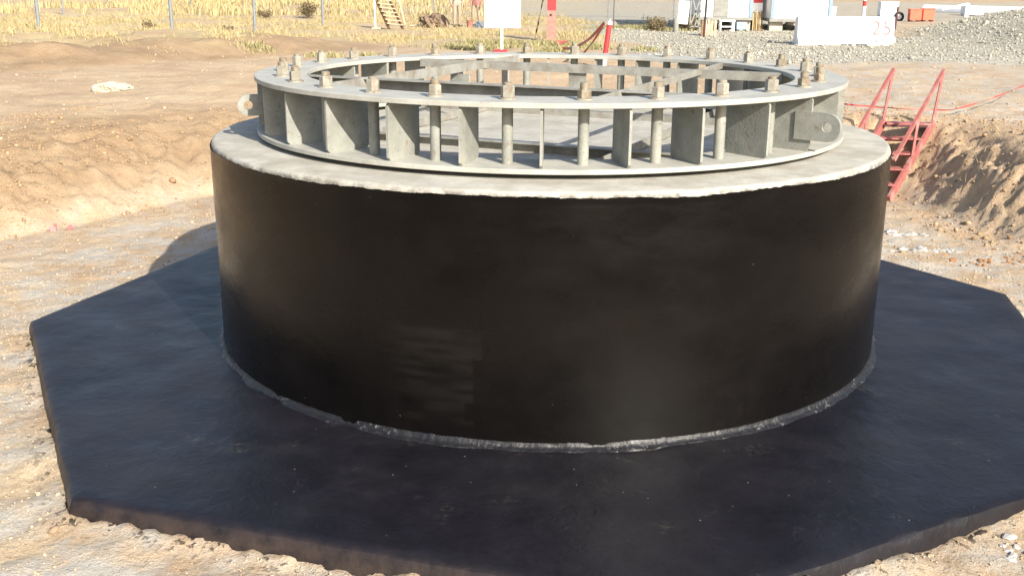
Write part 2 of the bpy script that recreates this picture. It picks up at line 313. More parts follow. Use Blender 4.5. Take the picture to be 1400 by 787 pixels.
# ------------------------------------------------------------------ mesh helpers
class MB:
    def __init__(s): s.v = []; s.f = []; s.mi = []
    def add(s, vs, fs, mi=0):
        o = len(s.v); s.v += [tuple(v) for v in vs]; s.f += [tuple(i+o for i in f) for f in fs]; s.mi += [mi]*len(fs); return s
    def box(s, c, d, rot=None, mi=0, bev=0):
        x, y, z = d[0]/2, d[1]/2, d[2]/2
        if bev:
            bm = bmesh.new(); bmesh.ops.create_cube(bm, size=1)
            for v in bm.verts: v.co = Vector((v.co.x*d[0], v.co.y*d[1], v.co.z*d[2]))
            bmesh.ops.bevel(bm, geom=list(bm.edges), offset=bev, segments=2, affect='EDGES', profile=.6)
            bm.verts.index_update(); vs = [v.co.copy() for v in bm.verts]; fs = [[v.index for v in f.verts] for f in bm.faces]; bm.free()
        else:
            vs = [Vector(p) for p in ((-x,-y,-z),(x,-y,-z),(x,y,-z),(-x,y,-z),(-x,-y,z),(x,-y,z),(x,y,z),(-x,y,z))]
            fs = [(0,3,2,1),(4,5,6,7),(0,1,5,4),(1,2,6,5),(2,3,7,6),(3,0,4,7)]
        if rot is not None: vs = [rot @ v for v in vs]
        c = Vector(c); return s.add([v+c for v in vs], fs, mi)
    def bar(s, a, b, w, h, upv=(0,0,1), mi=0, bev=0):
        a = Vector(a); b = Vector(b); d = b-a; L_ = d.length; d.normalize(); u = Vector(upv); r_ = d.cross(u)
        if r_.length < 1e-4: r_ = d.cross(Vector((1,0,0)))
        r_.normalize(); u = r_.cross(d)
        m = Matrix((d, r_, u)).transposed()
        return s.box((a+b)/2, (L_, w, h), m, mi, bev)
    def tube(s, a, b, r0, r1=None, n=12, cap=True, mi=0):
        r1 = r0 if r1 is None else r1; a = Vector(a); b = Vector(b); d = (b-a).normalized()
        t = Vector((1,0,0)) if abs(d.x) < .9 else Vector((0,1,0)); p = d.cross(t).normalized(); q = d.cross(p)
        vs = []
        for c, r_ in ((a, r0), (b, r1)):
            for i in range(n):
                an = 2*math.pi*i/n; vs.append(c+r_*(math.cos(an)*p+math.sin(an)*q))
        fs = [(i, (i+1) % n, n+(i+1) % n, n+i) for i in range(n)]
        if cap: fs += [tuple(range(n-1, -1, -1)), tuple(range(n, 2*n))]
        return s.add(vs, fs, mi)
    def path(s, pts, r_, n=8, mi=0):
        for a, b in zip(pts[:-1], pts[1:]): s.tube(a, b, r_, r_, n, True, mi)
        return s
    def lathe(s, prof, n, closed=False, mi=0, jit=None, c=(0,0,0)):
        vs = []; k = len(prof)
        for i in range(n):
            an = 2*math.pi*i/n; ca, sa = math.cos(an), math.sin(an)
            for j, (r_, z) in enumerate(prof):
                dr, dz = jit(i, j, an) if jit else (0, 0)
                vs.append((c[0]+(r_+dr)*ca, c[1]+(r_+dr)*sa, c[2]+z+dz))
        fs = []
        for i in range(n):
            i2 = (i+1) % n
            for j in range(k if closed else k-1):
                j2 = (j+1) % k
                fs.append((i*k+j, i2*k+j, i2*k+j2, i*k+j2))
        return s.add(vs, fs, mi)
    def prism(s, poly, z0, z1, mi=0):
        n = len(poly); vs = [(p[0], p[1], z0) for p in poly]+[(p[0], p[1], z1) for p in poly]
        fs = [tuple(range(n-1, -1, -1)), tuple(range(n, 2*n))]+[(i, (i+1) % n, n+(i+1) % n, n+i) for i in range(n)]
        return s.add(vs, fs, mi)
    def xf(s, m, start=0):
        for i in range(start, len(s.v)): s.v[i] = tuple(m @ Vector(s.v[i]))
        return s
    def build(s, name, mats, parent=None, smooth=False, loc=None):
        me = bpy.data.meshes.new(name); me.from_pydata(s.v, [], s.f)
        if not isinstance(mats, (list, tuple)): mats = [mats]
        for m in mats: me.materials.append(m)
        if len(mats) > 1: me.polygons.foreach_set("material_index", s.mi)
        bm = bmesh.new(); bm.from_mesh(me); bmesh.ops.recalc_face_normals(bm, faces=bm.faces); bm.to_mesh(me); bm.free()
        o = bpy.data.objects.new(name, me); COL.objects.link(o)
        if smooth:
            me.polygons.foreach_set("use_smooth", [True]*len(me.polygons))
            try: me.set_sharp_from_angle(angle=R(38))
            except Exception: pass
        if parent: o.parent = parent
        if loc: o.location = loc
        return o
def tag(o, label, cat, group=None, kind=None):
    if label: o['label'] = label
    if cat: o['category'] = cat
    if group: o['group'] = group
    if kind: o['kind'] = kind
    return o
def thing(name, label, cat, loc=(0,0,0), rz=0, group=None):
    o = bpy.data.objects.new(name, None); COL.objects.link(o); o.location = loc; o.rotation_euler = (0,0,rz); o.empty_display_size = .2
    return tag(o, label, cat, group)
def copy_tree(o, parent=None):
    c = o.copy(); COL.objects.link(c); c.parent = parent
    for ch in [k for k in o.children]: copy_tree(ch, c)
    return c
def np_mesh(name, V, F, mat, k=3):
    me = bpy.data.meshes.new(name); nv, nf = len(V), len(F)
    me.vertices.add(nv); me.vertices.foreach_set("co", np.asarray(V, np.float32).ravel())
    me.loops.add(nf*k); me.loops.foreach_set("vertex_index", np.asarray(F, np.int32).ravel())
    me.polygons.add(nf); me.polygons.foreach_set("loop_start", np.arange(nf, dtype=np.int32)*k)
    me.update(calc_edges=True); me.validate(); me.materials.append(mat)
    o = bpy.data.objects.new(name, me); COL.objects.link(o); return o
def fattr(o, name, arr):
    a = o.data.attributes.new(name, 'FLOAT', 'POINT'); a.data.foreach_set("value", np.asarray(arr, np.float32).ravel())

# ------------------------------------------------------------------ ground sheet
def axis(lo, hi, step, end0, end1, grow=1.06):
    a = list(np.arange(lo, hi+1e-6, step)); s_ = step
    while a[-1] < end1: s_ = min(s_*grow, 12); a.append(a[-1]+s_)
    s_ = step
    while a[0] > end0: s_ = min(s_*grow, 12); a.insert(0, a[0]-s_)
    return np.array(a)
gx = axis(-7.5, 7.5, .045, -420, 420, 1.045); gy = axis(-5.2, 8.5, .045, -60, 620, 1.03)
X, Y = np.meshgrid(gx, gy); Z = terrain(X, Y)
nx, ny = len(gx), len(gy)
idx = np.arange(nx*ny).reshape(ny, nx)
F = np.stack([idx[:-1,:-1], idx[:-1,1:], idx[1:,1:], idx[1:,:-1]], -1).reshape(-1, 4)
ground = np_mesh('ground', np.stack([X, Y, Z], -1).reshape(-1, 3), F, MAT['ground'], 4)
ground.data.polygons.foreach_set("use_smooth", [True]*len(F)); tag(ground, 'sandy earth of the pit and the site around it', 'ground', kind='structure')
D = sdist(X, Y, TOE); SO = sdist(X, Y, OCT)
wob = 2.2*fbm(X*.25, Y*.25, 41, 3)
def gravel_zone(X, Y):
    w = 1.6*fbm(X*.35, Y*.35, 42, 3)
    base = sstep((Y-17.6-.0*X+w)/1.4)*sstep((X-(2.0-.06*(Y-18))+w)/1.6)
    base = base*(1-.85*sstep((X-10.6)/1.2)*sstep((Y-28)/3))
    return np.clip(np.maximum(base*sstep((62-Y)/10), mound_h(X, Y)*3), 0, 1)
GZ = gravel_zone(X, Y)
greyfar = sstep((Y-43)/4)*sstep((X+7+.06*(Y-43)*0)/5)*sstep((105-Y)/25)
fattr(ground, "gravel", np.clip(np.maximum(GZ, greyfar*.55), 0, 1))
def straw_zone(X, Y):
    w = 3.0*fbm(X*.18, Y*.18, 51, 3)
    dp = (X+10.6)*-.853+(Y-12.3)*.522
    left = sstep((dp-1.1+w)/2.0)
    mid = sstep((Y-22.5+w)/3)*sstep((2.6-X+.4*w)/2.5)
    strip = sstep((Y-34+.4*w)/2)*sstep((47-Y+.4*w)/3)*sstep((6.2-X+.5*w)/2)
    bare = sstep((Y-31+w)/2)*sstep((38+w-Y)/2)*sstep((-X-7)/2)
    left = left*(1-.88*bare)*(1-.45*sstep((Y-38)/3))
    return np.clip(np.maximum(np.maximum(left*sstep((6-X)/6), mid*sstep((48-Y)/6)), strip), 0, 1)
SZ = straw_zone(X, Y)
fattr(ground, "straw", SZ*(1-.9*GZ))
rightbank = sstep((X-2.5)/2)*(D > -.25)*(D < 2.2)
backpit = sstep((D)/1)*sstep((Y-8)/2)*sstep((20-Y)/6)*sstep((X+7)/3)*sstep((6-X)/3)
dpz = (X+10.6)*-.853+(Y-12.3)*.522
berm = sstep((dpz+.2)/.8)*sstep((4.8-dpz+wob*.6)/1.5)*sstep((16+0*X-((X+10.6)*.522+(Y-12.3)*.853))/6)
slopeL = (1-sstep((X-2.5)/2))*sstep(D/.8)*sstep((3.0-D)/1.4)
fattr(ground, "redsoil_lifted", np.clip(np.maximum.reduce([rightbank*1.0, backpit*.8, berm*.95, .5*sstep((Y-29)/3)*sstep((40-Y)/4)*sstep((-X-6)/3)]), 0, 1))
fattr(ground, "slopesoil_dimmed", np.clip(np.maximum(slopeL, berm*1.0), 0, 1))
fattr(ground, "farbrown", sstep((Y-88+wob*4)/14)*.9)
fattr(ground, "pale", np.clip(sstep((1.5-np.abs(SO-.75))/1.1)*(SO > 0)*(D < 0)*.95 + sstep((.7-np.abs(D+.25))/.4)*.4 + .75*sstep((X-3.5+wob)/1.5)*sstep((D-1.2)/1.0)*sstep((Y-4)/2)*sstep((22-Y)/3), 0, 1))
fattr(ground, "drip", np.exp(-np.clip(SO-.02, 0, 9)/.09)*(SO > -.05)*(Y < 1)*1.0)

# ------------------------------------------------------------------ scattered stones (stuff)
ICO_V = []; 
bm = bmesh.new(); bmesh.ops.create_icosphere(bm, subdivisions=1, radius=1); bm.verts.index_update()
ICO_V = np.array([v.co[:] for v in bm.verts]); ICO_F = np.array([[v.index for v in f.verts] for f in bm.faces]); bm.free()
bm = bmesh.new(); bmesh.ops.create_icosphere(bm, subdivisions=2, radius=1); bm.verts.index_update()
ICO2_V = np.array([v.co[:] for v in bm.verts]); ICO2_F = np.array([[v.index for v in f.verts] for f in bm.faces]); bm.free()
def scatter(name, label, cat, px, py, size, mat, flat=(.45,.8), sink=.25, hi=False):
    n = len(px); IV, IF = (ICO2_V, ICO2_F) if hi else (ICO_V, ICO_F)
    pz = terrain(px, py)
    sc = size[:,None]*np.stack([rng.uniform(.7,1.3,n), rng.uniform(.6,1.1,n), rng.uniform(flat[0], flat[1], n)], 1)
    v = IV[None]*(1+rng.uniform(-.28,.28,(n, len(IV)))[:,:,None])*sc[:,None,:]
    a = rng.uniform(0, 2*np.pi, n); ca, sa = np.cos(a)[:,None], np.sin(a)[:,None]
    tl = rng.uniform(-.4, .4, n)[:,None]
    x, y, z = v[:,:,0], v[:,:,1], v[:,:,2]
    y, z = y*np.cos(tl)-z*np.sin(tl), y*np.sin(tl)+z*np.cos(tl)
    V = np.stack([x*ca-y*sa+px[:,None], x*sa+y*ca+py[:,None], z+(pz+sc[:,2]*(1-2*sink))[:,None]], -1).reshape(-1, 3)
    F = (IF[None]+(np.arange(n)*len(IV))[:,None,None]).reshape(-1, 3)
    o = np_mesh(name, V, F, mat); fattr(o, "tint", np.repeat(np.clip(rng.normal(.5,.25,n), 0, 1), len(IV)))
    return tag(o, label, cat, kind='stuff')
def sample(n, x0, x1, y0, y1, dens):
    px = rng.uniform(x0, x1, n*6); py = rng.uniform(y0, y1, n*6)
    k = rng.uniform(0, 1, n*6) < dens(px, py); return px[k][:n], py[k][:n]
# pit floor pebbles
px, py = sample(9000, -7.5, 6.5, -5.0, 7, lambda x, y: ((sdist(x, y, OCT) > .03) & (sdist(x, y, TOE) < .3))*(.35+.65*(vnoise(x*1.4, y*1.4, 71) > 0))*np.clip(1.3-sdist(x, y, OCT)/2.2, .15, 1))
scatter('pebbles', 'small pale pebbles strewn over the pit floor around the black slab', 'pebbles', px, py, rng.lognormal(-5.15, .5, len(px)), MAT['stones'])
px, py = sample(17000, -6.2, 6.0, -5.0, 4.2, lambda x, y: ((sdist(x, y, OCT) > .02) & (sdist(x, y, TOE) < .2))*np.clip(.12+2.4*(fbm(x*1.1, y*1.1, 77, 3)+.12), 0, 1))
scatter('fine_pebbles', 'fine grit and crushed stone over the pit floor next to the slab', 'grit', px, py, rng.lognormal(-5.55, .4, len(px)), MAT['stones'])
# clods on the pit banks
px, py = sample(5200, -8.5, 8.5, 0, 9.5, lambda x, y: ((sdist(x, y, TOE) > -.4) & (sdist(x, y, TOE) < 2.2))*(.25+.75*(x > 2)))
scatter('earth_clods', 'crumbly brown clods of earth on the cut banks of the pit', 'earth clods', px, py, rng.lognormal(-4.7, .55, len(px)), MAT['clods'], (.5,.9))
px, py = sample(9000, -9.5, -2.5, 0, 10.5, lambda x, y: (sdist(x, y, TOE) > -.2)*(sdist(x, y, TOE) < 3.2)*np.clip(.1+2.4*(fbm(x*1.3, y*1.3, 78, 3)+.08), 0, 1))
scatter('bank_crumbs', 'fine crumbs of dug earth rolled down the left bank of the pit', 'earth crumbs', px, py, rng.lognormal(-4.95, .5, len(px)), MAT['clods'], (.5,.95))
# upper ground crumbs
px, py = sample(2600, -16, 13, 4, 19, lambda x, y: (sdist(x, y, TOE) > 1.8)*.8*(gravel_zone(x, y) < .5))
scatter('soil_crumbs', 'scattered stones and crumbs of soil on the ground above the pit', 'soil crumbs', px, py, rng.lognormal(-4.6, .5, len(px)), MAT['stones'])
# gravel
px, py = sample(64000, 2, 26, 16.5, 42, lambda x, y: gravel_zone(x, y)*(.45+.55*(mound_h(x, y) > .05)))
scatter('gravel', 'grey gravel spread and heaped behind the pit at the right', 'gravel', px, py, rng.lognormal(-4.15, .5, len(px)), MAT['gstones'], (.5,.9))

# ------------------------------------------------------------------ foundation
fnd = thing('concrete_foundation', 'round black bitumen coated concrete pedestal on an octagonal black slab', 'foundation')
RP, HP = 2.50, 1.51
# slab
def slab():
    pts = []; ws = []
    n = len(OCT)
    for i in range(n):
        a = Vector(OCT[i]); b = Vector(OCT[(i+1) % n]); k = int((b-a).length/.05)
        for j in range(k): pts.append(a.lerp(b, j/k))
    m = len(pts); mb = MB(); vs = []
    arr = np.array([p[:] for p in pts])
    jit = fbm(arr[:,0]*3, arr[:,1]*3, 91, 3); jit2 = fbm(arr[:,0]*5, arr[:,1]*5, 92, 3)
    rings = []
    for s_, z in [(q, 0) for q in np.linspace(.58, .975, 34)]: rings.append([(p.x*s_, p.y*s_, z+.012*float(fbm(np.array(p.x*s_*2.2), np.array(p.y*s_*2.2), 93, 4, .55))) for p in pts])
    def inset(d, z, k):
        out = []
        for i, p in enumerate(pts):
            q = p*(1-(d+.012*k*jit[i])/p.length*1.04); out.append((q.x, q.y, z+.005*k*jit2[i]))
        return out
    rings.append(inset(.042, -.003, 1)); rings.append(inset(.020, -.013, 1)); rings.append(inset(.0, -.055, .6)); rings.append(inset(-.004, -.30, 0))
    for r_ in rings: vs += r_
    fs = []
    for k in range(len(rings)-1):
        for i in range(m): fs.append((k*m+i, k*m+(i+1) % m, (k+1)*m+(i+1) % m, (k+1)*m+i))
    mb.add(vs, fs); o = mb.build('base_slab', MAT['bitumen_slab'], fnd, True)
    d = np.zeros(len(vs)); 
    K0 = len(rings)-4
    for k, v in ((4, .1), (5, .30), (6, .45), (7, .75)): d[(k-4+K0)*m:(k-3+K0)*m] = v
    xs_ = np.array([v[0] for v in vs]); d = d*np.where(xs_ < .7, 1, .12)
    fattr(o, "dust", d)
    return o
slab()
# pedestal wall
NW = 1440
rag = fbm(np.arange(NW)*.22, np.zeros(NW), 101, 4, .75); rag2 = fbm(np.arange(NW)*.02, np.zeros(NW), 102, 2)
zs = [.0, .03]+list(np.linspace(.06, 1.45, 110))+[1.470, 1.482]
def wj(i, j, an):
    if j == len(zs)-1: return (.002, .0055*rag[i]+.012*rag2[i])
    if j == len(zs)-2: return (.0015, .005*rag[i]+.012*rag2[i])
    return (0.004*float(W1[i, j]), 0)
ai = np.arange(NW)/NW*2*np.pi
W1 = fbm(np.repeat((ai*RP)[:,None], len(zs), 1)*1.3, np.repeat(np.array(zs)[None], NW, 0)*1.3, 103, 2)
wb = MB(); wb.lathe([(RP+.006, z) for z in zs], NW, jit=wj)
wall = wb.build('pedestal_wall', MAT['bitumen_wall'], fnd, True)
# roller lap marks left of the middle of the front
aa = np.degrees(np.repeat(ai[:,None], len(zs), 1)); zz = np.repeat(np.array(zs)[None], NW, 0)
edge = 260.8+1.2*np.round(vnoise(zz*5, zz*0, 111)*3)
lap = sstep((edge-aa)/.4)*sstep((aa-247)/6)*sstep((.72-zz)/.02)*sstep((zz-.1)/.03)*(.45+1.3*vnoise(aa*.25, zz*34, 112))
lap += .5*sstep((aa-293)/3)*sstep((301-aa)/2)*sstep((.33-zz)/.03)*(.5+vnoise(aa*1.1, zz*14, 113))
fattr(wall, "laps", lap)
# bead
bj = fbm(np.arange(NW)*.09, np.zeros(NW), 121, 4, .6)
prof = [(2.500, .040), (2.509, .038), (2.513, .026), (2.520, .015), (2.531, .008), (2.546, .003), (2.56, -.012)]
bw = fbm(np.arange(NW)*.035, np.zeros(NW), 122, 3, .6)
bb = MB(); bb.lathe(prof, NW, jit=lambda i, j, an: ((.012*bj[i]+.022*bw[i] if 1 <= j <= 5 else 0)*(j/4), (.005*bj[(i*3) % NW]+.012*bw[i]*(5-j)/4) if 1 <= j <= 4 else 0))
bb.build('bitumen_bead', MAT['bead'], fnd, True)
# cap
cb = MB(); ch = .034
prof = [(RP-.004, 1.38), (RP-.002, 1.465)]+[(RP-ch+ch*math.cos(a), HP-ch+ch*math.sin(a)) for a in np.linspace(.15, math.pi/2, 7)]+[(2.2, HP+.001), (1.2, HP-.003), (.35, HP-.004), (.001, HP-.004)]
cj = fbm(np.arange(360)*.25, np.zeros(360), 131, 3)
cb.lathe(prof, 360, jit=lambda i, j, an: (.004*cj[i], .004*cj[(i*2) % 360]) if 3 <= j <= 8 else (0, 0))
cb.build('pedestal_cap', MAT['cap_concrete'], fnd, True)

# ------------------------------------------------------------------ anchor ring
ring = thing('anchor_ring', 'pale steel ring of flanges, upright plates and bolts on top of the pedestal', 'steel ring', (0, .03, HP))
RO, RI = 2.18, 1.81
Z0, Z1, Z2, Z3 = .032, .062, .408, .440     # lower flange, upper flange, above the concrete
def flange(name, z0, z1):
    b = MB(); e = .003
    b.lathe([(RI, z0+e), (RI, z1-e), (RI+e, z1), (RO-e, z1), (RO, z1-e), (RO, z0+e), (RO-e, z0), (RI+e, z0)], 240, closed=True)
    return b.build(name, MAT['flange'], ring, True)
flange('bottom_flange', Z0, Z1); flange('top_flange', Z2, Z3)
NB = 28; PH = R(6.0); ST = 2*math.pi/NB
for k in range(0, NB, 4):
    shim = MB(); shim.box((1.93, 0, Z0/2), (.12,.10,Z0-.004)); o = shim.build('shim', MAT['steel_worn'], ring); o.rotation_euler.z = PH+ST*k+ST*.5
pl = MB()      # stiffener plate, radial along +x
o_, i_ = 2.165, 1.825
poly = [(i_+.02, Z1), (o_-.02, Z1), (o_, Z1+.02), (o_, Z2-.02), (o_-.02, Z2), (i_+.02, Z2), (i_, Z2-.02), (i_, Z1+.02)]
pl.prism(poly, -.008, .008); pl.xf(Matrix.Rotation(math.pi/2, 4, 'X'))
plate0 = pl.build('stiffener_plate', MAT['steel'], ring); plate0.rotation_euler.z = PH+ST*.5
sb = MB(); sb.lathe([(.0335, Z1), (.0335, Z2)], 20, c=(1.99, 0, 0)); sl0 = sb.build('bolt_sleeve', MAT['steel'], ring, True); sl0.rotation_euler.z = PH
def bolt(h, rodh, mname):
    b = MB(); c = Vector((1.99, 0, 0))
    b.tube(c+Vector((0,0,Z3)), c+Vector((0,0,Z3+.010)), .052, n=18)
    o = b.build('anchor_bolt', MAT['steel_worn'], ring, True)
    n = MB(); n.tube(c+Vector((0,0,Z3+.011)), c+Vector((0,0,Z3+h-.006)), .041, n=6); n.tube(c+Vector((0,0,Z3+h-.006)), c+Vector((0,0,Z3+h)), .041, .034, n=6)
    n.build('nut', MAT[mname], o)
    r_ = MB(); z = Z3+h+.0005
    r_.tube(c+Vector((0,0,z)), c+Vector((0,0,z+rodh-.004)), .027, n=14); r_.tube(c+Vector((0,0,z+rodh-.004)), c+Vector((0,0,z+rodh)), .027, .022, n=14)
    r_.build('threaded_rod', MAT['nut'], o, True)
    return o
b0 = bolt(.072, .028, 'steel_worn'); b1 = bolt(.060, .040, 'nut'); b2 = bolt(.080, .016, 'steel_worn')
for o, k in ((b0, 0), (b1, 1), (b2, 2)): o.rotation_euler.z = PH+ST*k
for k in range(1, NB):
    c = plate0.copy(); COL.objects.link(c); c.parent = ring; c.rotation_euler.z = PH+ST*(k+.5)+random.uniform(-.012,.012)
    c = sl0.copy(); COL.objects.link(c); c.parent = ring; c.rotation_euler.z = PH+ST*k
    if k > 2:
        c = copy_tree((b0, b1, b2)[random.choice((0,0,1,1,2))], ring); c.rotation_euler.z = PH+ST*k
# cross beams: two pairs of angle irons, upper and lower
d1 = Vector((math.cos(R(-22.5)), math.sin(R(-22.5)), 0)); n1 = Vector((math.sin(R(22.5)), math.cos(R(22.5)), 0))
d2 = n1.copy(); n2 = d1.copy()
def chord(n, off, d, rad):
    off -= n.y*.03; h = math.sqrt(rad*rad-off*off); return n*off-d*h, n*off+d*h
def angle_iron(a, b, ztop, leg, th, side, top, name='cross_beam'):
    # vertical leg hanging from ztop; horizontal leg on 'side' (a unit vector), at top or bottom
    mb = MB(); a = a.copy(); b = b.copy(); a.z = b.z = ztop-leg/2
    mb.bar(a, b, th, leg)
    zz_ = (ztop-th/2) if top else (ztop-leg+th/2)
    a2 = a+side*(leg/2+.0005); b2 = b+side*(leg/2+.0005); a2.z = b2.z = zz_+(.0007 if top else -.0007)
    mb.bar(a2, b2, leg-th, th)
    return mb.build(name, MAT['beam'], ring)
for off, n, d, side, top, leg, dz in ((-1.03, n1, d1, -n1, True, .085, 0), (.88, n1, d1, n1, True, .066, -.012), (-.95, n2, d2, -n2, False, .072, .004), (.95, n2, d2, -n2, False, .052, .006)):
    a, b = chord(n, off, d, RI-.004); angle_iron(a, b, Z3-.004+dz, leg, .009, side, top)
    a, b = chord(n, off*1.0, d, RI-.004)
    angle_iron(a, b, Z1-.004+dz, .06, .008, side, top)
g = MB(); p = n1*.862-d1*.40; g.box((p.x+.28, p.y-.10, Z3-.115), (.155, .010, .17), Matrix.Rotation(R(-22.5), 3, 'Z')); g.build('gusset_plate', MAT['beam'], ring)
g = MB(); p = n2*-.935+d2*.35; g.box((p.x, p.y, Z3-.15), (.18, .010, .13), Matrix.Rotation(R(-30), 3, 'Z')); g.build('gusset_plate', MAT['steel'], ring)
def lug(a, side, zc, out, w=.17, r0=1.95):
    # flat plate with a rounded, pierced end, welded to the ring and pointing outwards
    b = MB(); n = 16; hr = .032; r_ = w/2
    outer = [(0, -r_)]+[(out-r_+r_*math.sin(t), -r_*math.cos(t)) for t in np.linspace(0, math.pi, n)]+[(0, r_)]
    cx = out-r_
    hole = [(cx+hr*math.sin(t), -hr*math.cos(t)) for t in np.linspace(0, 2*math.pi, n, endpoint=False)]
    bm_ = bmesh.new(); vo = [bm_.verts.new((x, 0, y)) for x, y in outer]; vh = [bm_.verts.new((x, 0, y)) for x, y in hole]
    ed = [bm_.edges.new((vo[i], vo[(i+1) % len(vo)])) for i in range(len(vo))]+[bm_.edges.new((vh[i], vh[(i+1) % n])) for i in range(n)]
    bmesh.ops.triangle_fill(bm_, use_beauty=True, edges=ed)
    ge = bmesh.ops.extrude_face_region(bm_, geom=list(bm_.faces)); bmesh.ops.translate(bm_, vec=(0, .025, 0), verts=[v for v in ge['geom'] if isinstance(v, bmesh.types.BMVert)])
    bmesh.ops.recalc_face_normals(bm_, faces=bm_.faces)
    me = bpy.data.meshes.new('lifting_lug'); bm_.to_mesh(me); bm_.free(); me.materials.append(MAT['steel'])
    o = bpy.data.objects.new('lifting_lug', me); COL.objects.link(o); o.parent = ring; o.rotation_euler.z = a
    o.location = (r0*math.cos(a)-math.sin(a)*side, r0*math.sin(a)+math.cos(a)*side, zc); return o
lug(PH+ST*(24.5), -.036, .225, .31, .18, 2.06); lug(PH+ST*14.5+.09, .0, .24, .36, .15)
lug(PH+ST*4.5, .02, .235, .30)

# ------------------------------------------------------------------ red steel stairs
def stairs():
    ft = Vector((4.48, 5.68, -.13)); run = Vector((.80, .95, 0)); rise = .88
    wv = Vector((-.66, .05, 0))        # from the right stringer to the left one
    t = thing('access_stairs', 'red steel stairs with two handrails climbing the right bank of the pit', 'stairs', ft)
    topv = run+Vector((0,0,rise))
    for s_ in (0, 1):
        o = wv*s_; b = MB(); b.bar(o, o+topv*1.02, .04, .12); b.build('stringer', MAT['red'], t)
    for k in range(1, 6):
        f = k/5; c = topv*f; b = MB(); q0 = c+Vector((-.026,0,.0)); q1 = c+wv*.96+Vector((0,0,0)); dd = run.normalized()*.09
        b.bar(q0-dd*.0, q1-dd*.0, .19, .022); b.bar(q0+dd+Vector((0,0,-.03)), q1+dd+Vector((0,0,-.03)), .02, .05); b.build('tread', MAT['red'], t)
    for s_ in (0, 1):
        o = wv*s_; hr = MB(); p0 = o+topv*.30+Vector((0,0,.62)); p1 = o+topv*1.0+Vector((0.08,0.05,.72))
        p0 = o+topv*.02+Vector((0,0,.50)); 
        hr.bar(p0, p1, .042, .042); h = hr.build('handrail', MAT['red'], t)
        for f in (.50, .985):
            q = o+topv*f; pb = MB(); zt_ = p0.lerp(p1, (f-.02)/.98)
            pb.bar(q+Vector((0,0,.05)), Vector((zt_.x, zt_.y, zt_.z-.02)), .032, .032, (0,1,0)); pb.build('post', MAT['red'], h)
    b = MB(); b.bar(topv*.99+Vector((-.03,.02,-.02)), topv*.99+wv+Vector((0,.02,-.02)), .20, .03); b.build('landing_plate', MAT['darkred'], t)
    return t
stairs()

# ------------------------------------------------------------------ concrete barrier with 25
def barrier():
    x0, y0, x1, y1 = 7.43, 25.05, 10.43, 25.42
    rz = math.atan2(y1-y0, x1-x0); cx, cy = (x0+x1)/2, (y0+y1)/2
    t = thing('concrete_barrier', 'long white concrete barrier with red number 25 on its right end', 'concrete barrier', (cx, cy, gz(cx, cy)-.02), rz)
    L_ = 3.0; h = .86
    prof = [(-.29,0),(-.29,.10),(-.17,.30),(-.11,h-.02),(-.09,h),(.09,h),(.11,h-.02),(.17,.30),(.29,.10),(.29,0)]
    b = MB(); n = len(prof)
    xs = [-L_/2, -L_/2+.02, L_/2-.16, L_/2]
    vs = []
    for i, x in enumerate(xs):
        for (y, z) in prof:
            k = .97 if i in (0,) else 1; zz_ = z+(.14 if (i == 3 and z <= .10) else 0); vs.append((x, y*k, zz_))
    fs = []
    for i in range(3):
        for j in range(n): fs.append((i*n+j, i*n+(j+1) % n, (i+1)*n+(j+1) % n, (i+1)*n+j))
    fs += [tuple(range(n)), tuple(range(3*n, 4*n))]
    b.add(vs, fs); b.build('body', MAT['whitewall'], t)
    for x in (-1.05, .92):
        k = MB(); k.tube((x, -.275, .14), (x, -.245, .145), .028, n=12); k.build('drain_hole', MAT['dark'], t)
    for x in (-.02, .45):
        k = MB(); k.box((x, -.290, .045), (.36, .02, .045)); k.build('lifting_slot', MAT['dark'], t)
    cu = bpy.data.curves.new('number', 'FONT'); cu.body = '25'; cu.size = .60; cu.extrude = .002; cu.align_x = 'CENTER'; cu.space_character = 1.1; cu.offset = -.006
    to = bpy.data.objects.new('tmp', cu); COL.objects.link(to)
    dg = bpy.context.evaluated_depsgraph_get(); me = bpy.data.meshes.new_from_object(to.evaluated_get(dg)); bpy.data.objects.remove(to)
    me.materials.clear(); me.materials.append(nmat('number_paint', (.36,.07,.07), .7, (.40,.12,.11), 18, 0))
    o = bpy.data.objects.new('number', me); COL.objects.link(o); o.parent = t
    tilt = math.atan2(.06, h-.32)
    o.location = (1.10, -.172, .33); o.rotation_euler = (math.pi/2-tilt, 0, 0)
barrier()

# ------------------------------------------------------------------ sign, posts, tapes
def sign():
    x, y = -1.25, 20.5; z = gz(x, y)
    t = thing('blank_sign', 'blank white sign board on a thin white post behind the ring', 'sign', (x, y, z))
    b = MB(); b.box((0,0,.65), (.06,.05,1.30)); b.build('post', MAT['white'], t)
    b = MB(); b.box((0.02,-.045,.97), (.94,.03,.70), bev=.006); b.build('board', MAT['white'], t)
    b = MB(); b.box((-.03,0,.03), (.34,.22,.07), bev=.01); b.build('foot', MAT['redbright'], t)
sign()
def column():
    x, y = .05, 25.9; z = gz(x, y)
    t = thing('steel_column', 'red steel column with faded lower half standing behind the sign', 'steel column', (x, y, z-.05))
    def H(z0, z1, m, nm):
        b = MB(); zc = (z0+z1)/2; h = z1-z0
        b.box((0,-.10,zc), (.26,.02,h)); b.box((0,.10,zc), (.26,.02,h)); b.box((0,0,zc), (.02,.178,h)); b.box((.135,.0,zc), (.018,.10,h)); return b.build(nm, m, t)
    H(0, 1.0, MAT['fadedred'], 'lower_section'); H(1.002, 3.0, MAT['redbright'], 'upper_section')
    b = MB(); b.tube((-.02,-.113,.86), (-.02,-.1105,.86), .04, n=12); b.build('bolt_hole', MAT['dark'], t)
column()
